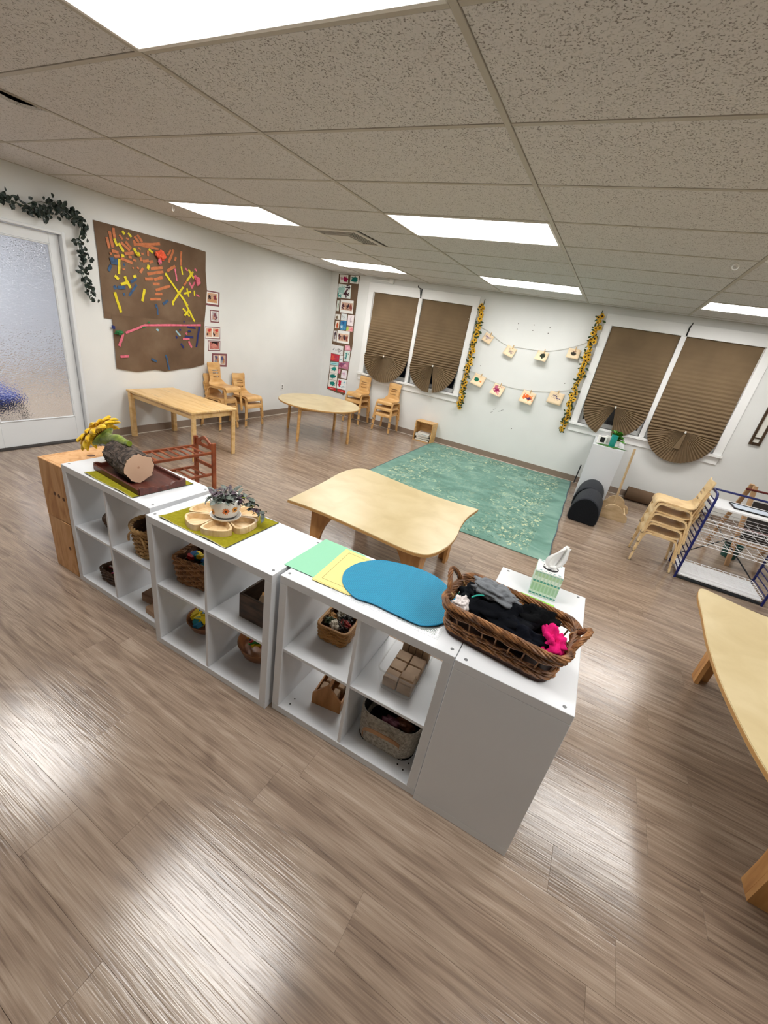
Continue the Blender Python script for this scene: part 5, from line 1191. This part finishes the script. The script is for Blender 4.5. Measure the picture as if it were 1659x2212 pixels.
# A bottom left: dark basket with coloured pencils
t,pt=bkt('pencil_basket','small dark wicker basket of coloured pencils in the lower left cell of the leftmost shelf',(-1.64,-.685,ZB),rrect(.075,.06,.025,4),.085,WK[2],14,8,.0052,1.12)
for k,(c,nm) in enumerate((('#b3263a','red'),('#e5e3df','white'),('#2b3a8c','blue'),('#d0557a','pink'),('#c9c5bd','grey'),('#7a2030','dark red'))):
    q=thing('pencil',f'{nm} pencil lying in the small basket in the leftmost shelf','pencil',(-1.66+.02*k,-.685+.012*(k%3)-.012,ZB+.075+.006*(k%2)),.4*k,'pencils in the small basket'); q.rotation_euler=(0,.18*(1 if k%2 else -1),.5*k)
    obj('barrel',MB().tube([(-.05,0,0),(.045,0,0)],.005,6),plain('pencil'+c,c,.4),q); obj('tip',MB().tube([(.045,0,0),(.058,0,0)],[.005,.0008],6),KR,q)
# A bottom right: wooden blocks
BW=[noisy('block_brown',['#6d4f37','#8d6b4d'],(8,8,30),4,.6),noisy('block_tan',['#94745a','#b0906f'],(8,8,30),4,.6)]
for c,d,rz,m_,l in (((-1.27,-.665,ZB+.03),(.18,.11,.06),.1,BW[0],'dark wooden block with rounded end in the lower right cell of the leftmost shelf'),((-1.235,-.60,ZB+.0905),(.15,.10,.06),.15,BW[0],'wooden block stacked on another in the lower right cell of the leftmost shelf'),((-1.19,-.75,ZB+.022),(.11,.06,.044),-.05,BW[1],'lighter wooden block at the front of the lower right cell of the leftmost shelf')):
    o=obj('wooden_block',MB().box((0,0,0),d,.006),m_,None,None,c,(0,0,rz)); tag(o,l,'block','wooden blocks in the leftmost shelf')
# B top left: square woven basket of coloured blocks
RB=rrect(.086,.086,.02,4)
t,pt=bkt('square_basket','square brown woven basket of coloured blocks in the upper left cell of the plant shelf',(-.882,-.672,ZS),RB,.15,WK[3],16,9,.0085,1.18,.22,True,.009,'basket',.008)
RC_=random.Random(9)
def gem(n,label,grp,c,col,s,kind):
    me=MB()
    if kind==0: me.box((0,0,0),(s,s*.8,s*.6),.003)
    elif kind==1: me.prism([(s*.6*math.cos(i*PI/3),s*.6*math.sin(i*PI/3)) for i in range(6)],-s*.25,s*.25)
    else: me.prism([(s*.65*math.cos(i*2*PI/3),s*.65*math.sin(i*2*PI/3)) for i in range(3)],-s*.25,s*.25)
    o=obj(n,me,plain('block'+col,col,.45),None,None,c,(RC_.uniform(-.6,.6),RC_.uniform(-.6,.6),RC_.uniform(0,3))); return tag(o,label,'block',grp)
USED={}
ORD=['','second ','third ','fourth ','fifth ','sixth ']
def lab(l):
    n=USED.get(l,0); USED[l]=n+1; return ORD[n]+l if n else l
COLN={'#d9bd1c':'yellow','#1f5fa8':'blue','#1c7f86':'teal','#c98a1c':'orange','#1c6f96':'deep blue','#b02a30':'red','#2f8f3f':'green','#5a8fd0':'light blue'}
def fill(cx,cy,z,r,cols,n,s,where,grp):
    cnt={}
    for k in range(n):
        a_=RC_.uniform(0,2*PI); rr=r*math.sqrt(RC_.random()); c=cols[k%len(cols)]; kind=k%3
        sh=('brick','hexagon','triangle')[kind]; key=(c,kind); cnt[key]=cnt.get(key,0)+1
        side=('front','left','back','right')[int(((math.atan2(math.sin(a_),math.cos(a_))+PI*.75)%(2*PI))/(PI/2))%4]
        side={'front':'left','left':'front','back':'right','right':'back'}[side]
        gem('toy_block',lab(f'{COLN[c]} {sh} block towards the {side} of the {where}'),grp,(cx+rr*math.cos(a_),cy+rr*math.sin(a_),z+.02*(1-rr/r)+.008*(k%3)),c,s,kind)
fill(-.88,-.672,ZS+.118,.07,['#d9bd1c','#1f5fa8','#1c7f86','#5a8fd0','#b02a30'],16,.034,'square basket','blocks in the square basket')
# wooden bowls in B
BOWL=noisy('bowl_wood',['#5a3519','#7a4a25','#8d5a30'],(10,10,30),4,.4)
def bowl(label,c,r,h):
    t=thing('wooden_bowl',label,'bowl',c); obj('bowl',MB().lathe([(r*.45,0),(r*.8,h*.35),(r,h),(r*.96,h),(r*.75,h*.4),(r*.4,h*.12),(.002,h*.1)],40),BOWL,t,.9); obj('foot_ring',MB().lathe([(r*.46,-.0),(r*.46,.004)],24),BOWL,t); return t
bowl('round wooden bowl of yellow and blue blocks low in the plant shelf',(-.886,-.64,ZB),.115,.075)
fill(-.886,-.64,ZB+.066,.085,['#d9bd1c','#1c6f96','#d9bd1c','#c98a1c','#1c7f86','#d9bd1c'],34,.046,'wooden bowl','blocks in the wooden bowl')
bowl('deep wooden bowl of coloured sticks low in the plant shelf',(-.512,-.61,ZB),.128,.10)
for k in range(26):
    c=['#d9bd1c','#b02a30','#c98a1c','#2f8f3f','#1f5fa8'][k%5]; a_=RC_.uniform(0,PI)
    o=obj('coloured_stick',MB().box((0,0,0),(.10,.011,.009),.001),plain('block'+c,c,.45),None,None,(-.512+.035*math.cos(k*2.3),-.61+.035*math.sin(k*2.3),ZB+.086+.0035*k*.6),(RC_.uniform(-.2,.2),RC_.uniform(-.15,.15),a_)); tag(o,lab(f'{COLN[c]} stick in the deep wooden bowl, {["bottom","lower","upper","topmost"][min(3,k//5)]} layer'),'stick','coloured sticks in the wooden bowl') 
# B top right: dark wooden box
DW=noisy('dark_box_wood',['#2a1f18','#4a382b','#5d4838'],(10,10,40),4,.6,.3,.003)
t=thing('dark_wooden_box','dark weathered wooden box in the upper right cell of the plant shelf','box',(-.435,-.635,ZS),.04)
a,b,h=.095,.13,.135
for n,q in (('front_board',(-a,a,-b,-b+.012,0,h)),('back_board',(-a,a,b-.012,b,0,h)),('side_board',(-a,-a+.012,-b+.012,b-.012,0,h)),('side_board',(a-.012,a,-b+.012,b-.012,0,h)),('bottom_board',(-a+.012,a-.012,-b+.012,b-.012,0,.01))): obj(n,MB().span(*q,.002),DW,t)
fill(-.43,-.66,ZS+.095,.07,['#c98a1c'],5,.045,'dark wooden box','pieces in the dark wooden box')
o=obj('wooden_block',MB().box((0,0,0),(.06,.045,.03),.003),noisy('pale_block',['#b39878','#c9af8f'],(20,20,20),3,.6),None,None,(-.405,-.725,ZS+.118),(.3,.2,.5)); tag(o,'pale wooden block at the front of the dark wooden box','block')
# C top left: splint basket
SPL=noisy('splint',['#8a5e2f','#b07f45','#c4935a'],(8,8,60),3,.5)
t,pt=bkt('splint_basket','small splint basket of scraps in the upper left cell of the blue mat shelf',(-.088,-.575,ZS),rrect(.068,.068,.022,4),.085,SPL,16,8,.006,1.12,.1,False)
obj('rim_hoop',MB().tube([pt(i,.086,.001) for i in range(64)],.006,6,closed=True,flat=.6),SPL,t,1)
for k,(c,l) in enumerate((('#8d2a24','red scrap in the splint basket'),('#23201c','black scrap in the splint basket'),('#9a9384','grey shell in the splint basket'),('#a8793c','tan scrap in the splint basket'),('#3d4a30','green scrap in the splint basket'),('#c9bfae','cream shell in the splint basket'),('#3a2a22','dark brown scrap in the splint basket'))):
    tag(obj('scrap',crumple(MB(),(0,0,0),(.028,.02,.014),k*2.3,.8,3),plain('scrap'+c,c,.6),None,1,(-.088+.038*math.cos(k*.95),-.575+.038*math.sin(k*.95),ZS+.074+.005*(k%3)),(.4*math.sin(k),.4*math.cos(k),k)),l,'scrap','scraps in the splint basket')
# C top right: clear bin of wooden blocks
CLR=plain('clear_plastic','#f2f5f7',.06,alpha=.16,spec=.7)
t=thing('clear_bin','clear plastic bin of wooden blocks in the upper right cell of the blue mat shelf','bin',(.282,-.575,ZS),.06)
o1=rrect(.070,.142,.02,4); o2=rrect(.088,.158,.026,4); n_=len(o1); hh=.105
m=MB(); m.add([(*p,.0) for p in o1]+[(*p,hh) for p in o2],[(i,(i+1)%n_,n_+(i+1)%n_,n_+i) for i in range(n_)]); w_=obj('wall',m,CLR,t,.6)
obj('floor_panel',MB().prism(o1,.0,.002),CLR,t); obj('rim',MB().tube([(*p,hh) for p in o2],.0035,6,closed=True),CLR,t,1)
NB=noisy('beech_block',['#8f7256','#a88a6b','#b89a7a'],(10,10,30),4,.6)
k=0
pos=[('flat','front left'),('flat','front right'),('flat','middle left'),('flat','middle right'),('flat','back left'),('flat','back right')]
cs,sn=math.cos(.06),math.sin(.06)
def binpos(x,y): return (.282+x*cs-y*sn,-.575+x*sn+y*cs)
for i in range(3):
    for j in range(2):
        x,y=binpos(-.033+.066*j,-.098+.064*i); z_=ZS+.0022+.024
        tag(obj('wooden_block',MB().box((0,0,0),(.062,.06,.048),.003),NB,None,None,(x,y,z_),(0,0,.06)),f'square wooden block at the {pos[k][1]} of the clear bin floor','block','blocks in the clear bin'); k+=1
x,y=binpos(.033,-.10); tag(obj('wooden_block',MB().box((0,0,0),(.060,.045,.03),.003),NB,None,None,(x,y,ZS+.0022+.0482+.0155),(0,0,.1)),'wooden block lying on top at the front right in the clear bin','block','blocks in the clear bin')
for j in range(4):
    x,y=binpos(-.0495+.033*j,.108); tag(obj('wooden_block',MB().box((0,0,0),(.030,.04,.085),.002),NB,None,None,(x,y,ZS+.0022+.0427),(0,0,.06)),f'upright wooden block in the back row of the clear bin, {("leftmost","second from left","second from right","rightmost")[j]}','block','blocks in the clear bin')
# C bottom left: house shaped carrier
CW=noisy('carrier_wood',['#8d5c2c','#aa7440','#b98551'],(20,20,5),4,.5)
t=thing('wooden_carrier','small house shaped wooden carrier with blocks low in the blue mat shelf','carrier',(-.05,-.60,ZB),.16)
hs=[(-.075,0),(.075,0),(.075,.065),(.0,.145),(-.075,.065)]
for y_ in (-.085,.075): obj('gable_end',MB().prism(hs,0,.010,Matrix(((1,0,0),(0,0,1),(0,1,0)))),CW,t,None,(0,y_,0))
for s in (-1,1): obj('side_board',MB().span(s*.075-.008 if s>0 else -.075,s*.075 if s>0 else -.067,-.075,.075,0,.06,.001),CW,t)
obj('floor_board',MB().span(-.067,.067,-.075,.075,0,.008),CW,t); obj('handle_bar',MB().tube([(0,-.075,.125),(0,.075,.125)],.008,10),CW,t,.8)
for k in range(4): tag(obj('wooden_block',MB().box((0,0,0),(.03,.045,.07),.003),NB,None,None,(-.05+(-.034 if k%2 else .034),-.60+(-.035+.055*(k//2)),ZB+.0435),(0,0,.16)),f'upright wooden block in the house shaped carrier, {("front right","front left","back right","back left")[k]}','block','blocks in the wooden carrier')
# C bottom right: rope basket
def rope_mat():
    return noisy('cotton_rope',['#8b8479','#b0a99e','#c8c1b5'],(90,90,90),2,.9)
t=thing('rope_basket','grey coiled rope basket with black lining and leather handle in the lower right cell','basket',(.286,-.600,ZB),.04)
O=rrect(.132,.112,.06,7); hh=.175; m=MB(); nr=25
for k in range(nr):
    s=1+.05*math.sin(PI*.55*k/nr); z_=.006+hh*k/nr; m.tube([(x*s,y*s,z_) for x,y in [(p.x,p.y) for p in resample([(*q,0) for q in O],56)]],.0043,6,closed=True)
obj('coil',m,rope_mat(),t,1)
O2=[(p.x*1.03,p.y*1.03) for p in resample([(*q,0) for q in O],56)]
BLN=plain('black_lining','#0a0a0c',.9)
obj('lining',MB().rim(O2,[(x*.97,y*.97) for x,y in O2],.004,hh-.004),BLN,t); obj('base',MB().prism(O,0,.006),BLN,t)
LTH=plain('tan_leather','#a97f5b',.6)
hdl=smoothcurve([(-.095,-.122,.04),(-.094,-.130,.085),(-.065,-.15,.128),(.0,-.158,.145),(.05,-.145,.13),(.075,-.13,.105),(.078,-.124,.085)],5,False)
obj('handle',MB().ribbon(hdl,(0,.15,1),.018,.004),LTH,t,.6)
for k,(c,l) in enumerate((('#5a2030','dark red toy lying in the rope basket'),('#6b3a1c','brown toy lying in the rope basket'))):
    tag(obj('toy',crumple(MB(),(0,0,0),(.05,.03,.02),k*4.4,.4),plain('toy'+c,c,.6),None,1,(.28+.05*k,-.60+.03*k,ZB+.045+.0*k)),l,'toy','toys in the rope basket')
# ================================================================ RIGHT SIDE OF THE ROOM
# ---- grey half-round floor cushions
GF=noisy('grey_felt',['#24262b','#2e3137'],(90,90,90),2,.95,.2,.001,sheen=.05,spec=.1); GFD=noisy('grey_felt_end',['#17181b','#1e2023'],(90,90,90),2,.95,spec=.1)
for k,l in ((0,'nearer dark grey half round floor cushion beside the rug'),(1,'farther dark grey half round floor cushion against the white stand')):
    t=thing('floor_cushion',l,'cushion',(.868,3.235+.525*k,0),-.05,'half round floor cushions')
    P=[(-.165,.03),(-.15,.008),(-.12,0),(.12,0),(.15,.008),(.165,.03)]+[(.168*math.cos(PI*i/20)*1.0,.10+.215*math.sin(PI*i/20)) for i in range(21)]
    xf=Matrix(((1,0,0),(0,0,1),(0,1,0)))
    m=MB(); n_=len(P); V=[]; F=[]
    for y,s in ((0,.93),(.012,.985),(.03,1.0),(.495,1.0),(.51,.985),(.52,.93)): V+=[((x)*s,y,(z-.14)*s+.14) for x,z in P]
    for i in range(5):
        for j in range(n_): F.append((i*n_+j,i*n_+(j+1)%n_,(i+1)*n_+(j+1)%n_,(i+1)*n_+j))
    m.add(V,F); obj('cover',m,GF,t,.9)
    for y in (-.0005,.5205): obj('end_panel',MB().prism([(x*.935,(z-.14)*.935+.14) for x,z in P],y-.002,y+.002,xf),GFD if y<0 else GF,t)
# ---- wooden post stand of two half round boards
RAW=noisy('raw_plywood',['#b39872','#c6ab84','#d2b993'],(8,8,20),4,.65)
t=thing('post_stand','plywood stand of half round boards with a tall thin pole beside the white stand','stand',(1.205,3.99,0))
xf=Matrix(((1,0,0),(0,0,1),(0,1,0)))
hb=[(-.15,0),(.14,0),(.165,.06),(.14,.10),(.10,.115),(.085,.15),(.03,.19),(-.03,.195),(-.09,.17),(-.12,.13),(-.155,.08)]
obj('front_board',MB().prism([(p.x,p.y) for p in smoothcurve([(a,b,0) for a,b in hb],4)],-.26,-.24,xf),RAW,t,.5)
obj('back_board',MB().prism([(p.x+.02,p.y*1.12) for p in smoothcurve([(a,b,0) for a,b in hb],4)],.12,.14,xf),RAW,t,.5)
obj('cross_board',MB().span(-.012,.012,-.24,.12,.0,.10,.003),RAW,t); obj('side_strut',MB().span(.12,.14,-.24,.12,.04,.09,.003),RAW,t)
obj('pole',MB().tube([(-.01,-.02,.06),(-.022,-.0,.45),(-.038,.0,.875)],.014,10),RAW,t,.8)
# ---- brown paper roll along the wall
t=thing('paper_roll','thick roll of brown paper lying on the floor along the back wall','paper roll',(1.37,4.955,.097),-.02)
obj('roll',MB().tube([(0,0,0),(.95,0,0)],.095,32),BRP,t,.6); obj('core',MB().tube([(-.002,0,0),(.002,0,0)],.03,16),plain('core_dark','#3a2d22',.9),t)
# ---- items on the white stand under the right window
xs,zs=.895,T+.001
LF=noisy('leaf_mat',['#2f5a22','#47752f'],(10,10,10),3,.6)
t=thing('leaf_mat','green leaf shaped mat on the white stand under the right window','mat',(.93,4.40,T+.002))
O=[(p.x,p.y) for p in smoothcurve([(-.20,.0,0),(-.12,-.06,0),(-.02,-.075,0),(.03,-.10,0),(.09,-.05,0),(.20,-.03,0),(.10,.03,0),(.04,.09,0),(-.03,.07,0),(-.12,.06,0)],5)]
obj('leaf',MB().prism(O,0,.003),LF,t)
t=thing('teal_cup','tall teal patterned cup on the leaf mat under the right window','cup',(.925,4.43,T+.0055))
obj('body',MB().lathe([(.036,0),(.038,.004),(.042,.14),(.0415,.15),(.038,.15),(.034,.01),(.002,.008)],28),noisy('teal_glaze',['#11756f','#1f9a92','#12807a'],(60,60,60),2,.3),t,.8); obj('lid',MB().lathe([(.0385,.138),(.03,.142),(.002,.142)],24),plain('teal_lid','#1b5f5c',.5),t)
t=thing('photo_cube','small white card with a black picture left of the teal cup','card',(.79,4.50,T+.001),.25)
obj('card',MB().span(-.055,.055,-.02,.02,0,.10,.003),plain('card_white','#eeece8',.5),t); obj('picture',MB().span(-.03,.03,-.0215,-.0203,.018,.088),plain('card_black','#141416',.5),t)
t=thing('photo_cube','white card with a red pattern behind the teal cup','card',(.865,4.53,T+.001),-.15)
obj('card',MB().span(-.04,.04,-.015,.015,0,.12,.003),plain('card_white','#eeece8',.5),t); obj('picture',MB().span(-.025,.025,-.0165,-.0153,.02,.09),art('red_print','#d9d4d0',[(.5,.5,.3,.3,'#8a2c3a'),(.3,.3,.1,.1,'#2a2a2c')],6,.4),t)
t=thing('potted_plant','small green leafy plant behind the teal cup at the right window','plant',(.965,4.56,T+.001))
obj('pot',MB().lathe([(.045,0),(.055,.075),(.05,.075),(.002,.06)],20),plain('card_white','#eeece8',.5),t,.8)
PL=noisy('bright_leaf',['#2c6a22','#4c9030','#63a83c'],(20,20,20),2,.45); pm=leafm(); pm.materials.append(PL); rq=random.Random(3)
for k in range(40):
    o=link('leaf',pm,None,t,(rq.uniform(-.025,.025),rq.uniform(-.025,.025),.07+rq.uniform(0,.09)),(rq.uniform(-.4,.4),rq.uniform(-1.1,.1),rq.uniform(0,6.3))); o.scale=[rq.uniform(1.6,2.6)]*3
tag(obj('dark_stick',MB().tube([(.645,5.0,.01),(.655,5.02,.30)],.009,8),plain('black_strap','#22262a',.5),None,1),'dark stick leaning on the wall left of the white stand','stick')
# ---- blue wire cart
NAVY=plain('navy_paint','#141d5c',.35); WW=plain('white_wire','#eeeef0',.35); WT=plain('white_tray','#e9eaec',.3)
t=thing('wire_cart','blue tube cart with white wire shelves and white top at the right edge','cart',(1.795,2.555,0),.012,)
D_,W_,H_=.39,.70,.876; cr=.05
for x in (0,W_):
    P=[(x,0,.0),(x,0,H_-cr)]+[(x,cr-cr*math.cos(a),H_-cr+cr*math.sin(a)) for a in (PI/6,PI/3,PI/2)]+[(x,D_-cr+cr*math.sin(a),H_-cr+cr*math.cos(a)) for a in (0,PI/6,PI/3,PI/2)]+[(x,D_,0)]
    e=obj('end_frame',MB().tube(P,.011,8),NAVY,t,1)
    for k in range(14): obj('rung',MB().tube([(x,.006,.085+k*.056),(x,D_-.006,.085+k*.056)],.0055,6),NAVY,e,1)
obj('back_rail',MB().tube([(0,D_,H_-.03),(W_,D_,H_-.03)],.010,8),NAVY,t,1)
for a in (((0,D_,.70),(W_,D_,.06)),((0,D_,.08),(W_,D_,.72))): obj('brace',MB().tube(a,.006,6),plain('black_strap','#22262a',.5),t,1)
obj('top_board',MB().span(.012,W_-.012,.0,D_-.015,H_-.125,H_-.105,.003),WT,t)
def wire(z,name,nx=9,ny=5,y0=.01,y1=D_-.01,dense=False):
    m=MB(); x0,x1=.012,W_-.012
    for zz in ((z,z+.032) if not dense else (z,)): m.tube([(x0,y0,zz),(x1,y0,zz),(x1,y1,zz),(x0,y1,zz)],.0035,6,closed=True)
    for k in range(nx+1): x=x0+(x1-x0)*k/nx; m.tube([(x,y0,z+.03 if not dense else z),(x,y0,z),(x,y1,z),(x,y1,z+.03 if not dense else z)],.0022,5)
    for k in range(1,ny): y=y0+(y1-y0)*k/ny; m.tube([(x0,y,z),(x1,y,z)],.0022,5)
    obj(name,m,WW,t,1)
wire(.60,'wire_shelf',7,4); wire(.51,'wire_shelf',7,4); wire(.385,'wire_shelf',7,4); wire(.075,'wire_shelf',11,7,dense=True)
obj('bottom_tray',MB().span(.012,W_-.012,.005,D_-.005,.03,.055,.006),WT,t); obj('bottom_rail',MB().span(.0,W_,-.004,.006,.005,.028,.002),plain('black_strap','#22262a',.5),t)
tp_=thing('clear_tray','shallow glass tray with black edges on the white top of the blue cart','tray',(2.17,2.745,H_-.1045),.012)
for a in ((-.20,.20,-.10,-.092,0,.012),(-.20,.20,.092,.10,0,.012),(-.20,-.192,-.092,.092,0,.012),(.192,.20,-.092,.092,0,.012)): obj('frame_bar',MB().span(*a,.001),BLK,tp_)
obj('pane',MB().span(-.192,.192,-.092,.092,.002,.006),plain('pale_blue_glass','#c6d2e2',.1),tp_)
# ---- wooden A-frame easel behind the cart
t=thing('wooden_easel','wooden easel with red rods behind the blue cart at the right edge','easel',(2.62,3.75,0),.1)
EW=noisy('easel_wood',['#a5805a','#bf9a72'],(10,10,4),4,.55)
for y0,y1 in ((-.35,-.04),(.35,.04)):
    for x in (-.28,.28): obj('leg',MB().box((x,(y0+y1)/2,.42),(.045,.022,.90),.004,Matrix.Rotation(math.atan2((y0-y1),.84),3,'X')),EW,t)
obj('rod',MB().tube([(-.36,-.07,.80),(.30,-.07,.80)],.011,8),plain('red_rod','#5e1f1a',.5),t,1); obj('rod',MB().tube([(-.36,-.30,.42),(.30,-.30,.42)],.011,8),plain('red_rod','#5e1f1a',.5),t,1)
obj('chalk_board',MB().box((0,-.19,.50),(.52,.012,.42),.002,Matrix.Rotation(-.35,3,'X')),plain('chalk_dark','#2a2422',.7),t); obj('shelf_ledge',MB().span(-.28,.28,-.34,-.24,.26,.28,.003),EW,t)
tag(obj('green_bin',MB().lathe([(.07,0),(.09,.16),(.085,.16),(.065,.01),(.002,.01)],20),plain('dark_green_plastic','#1e4a44',.4),None,.8,(2.45,3.70,0)),'dark green bin on the floor behind the blue cart','bin')
tag(obj('white_scrap',MB().box((0,0,.001),(.014,.008,.002)),plain('card_white','#eeece8',.5),None,None,tuple(onz(1475,1262)),(0,0,.4)),'tiny white scrap on the floor in front of the blue cart','scrap')
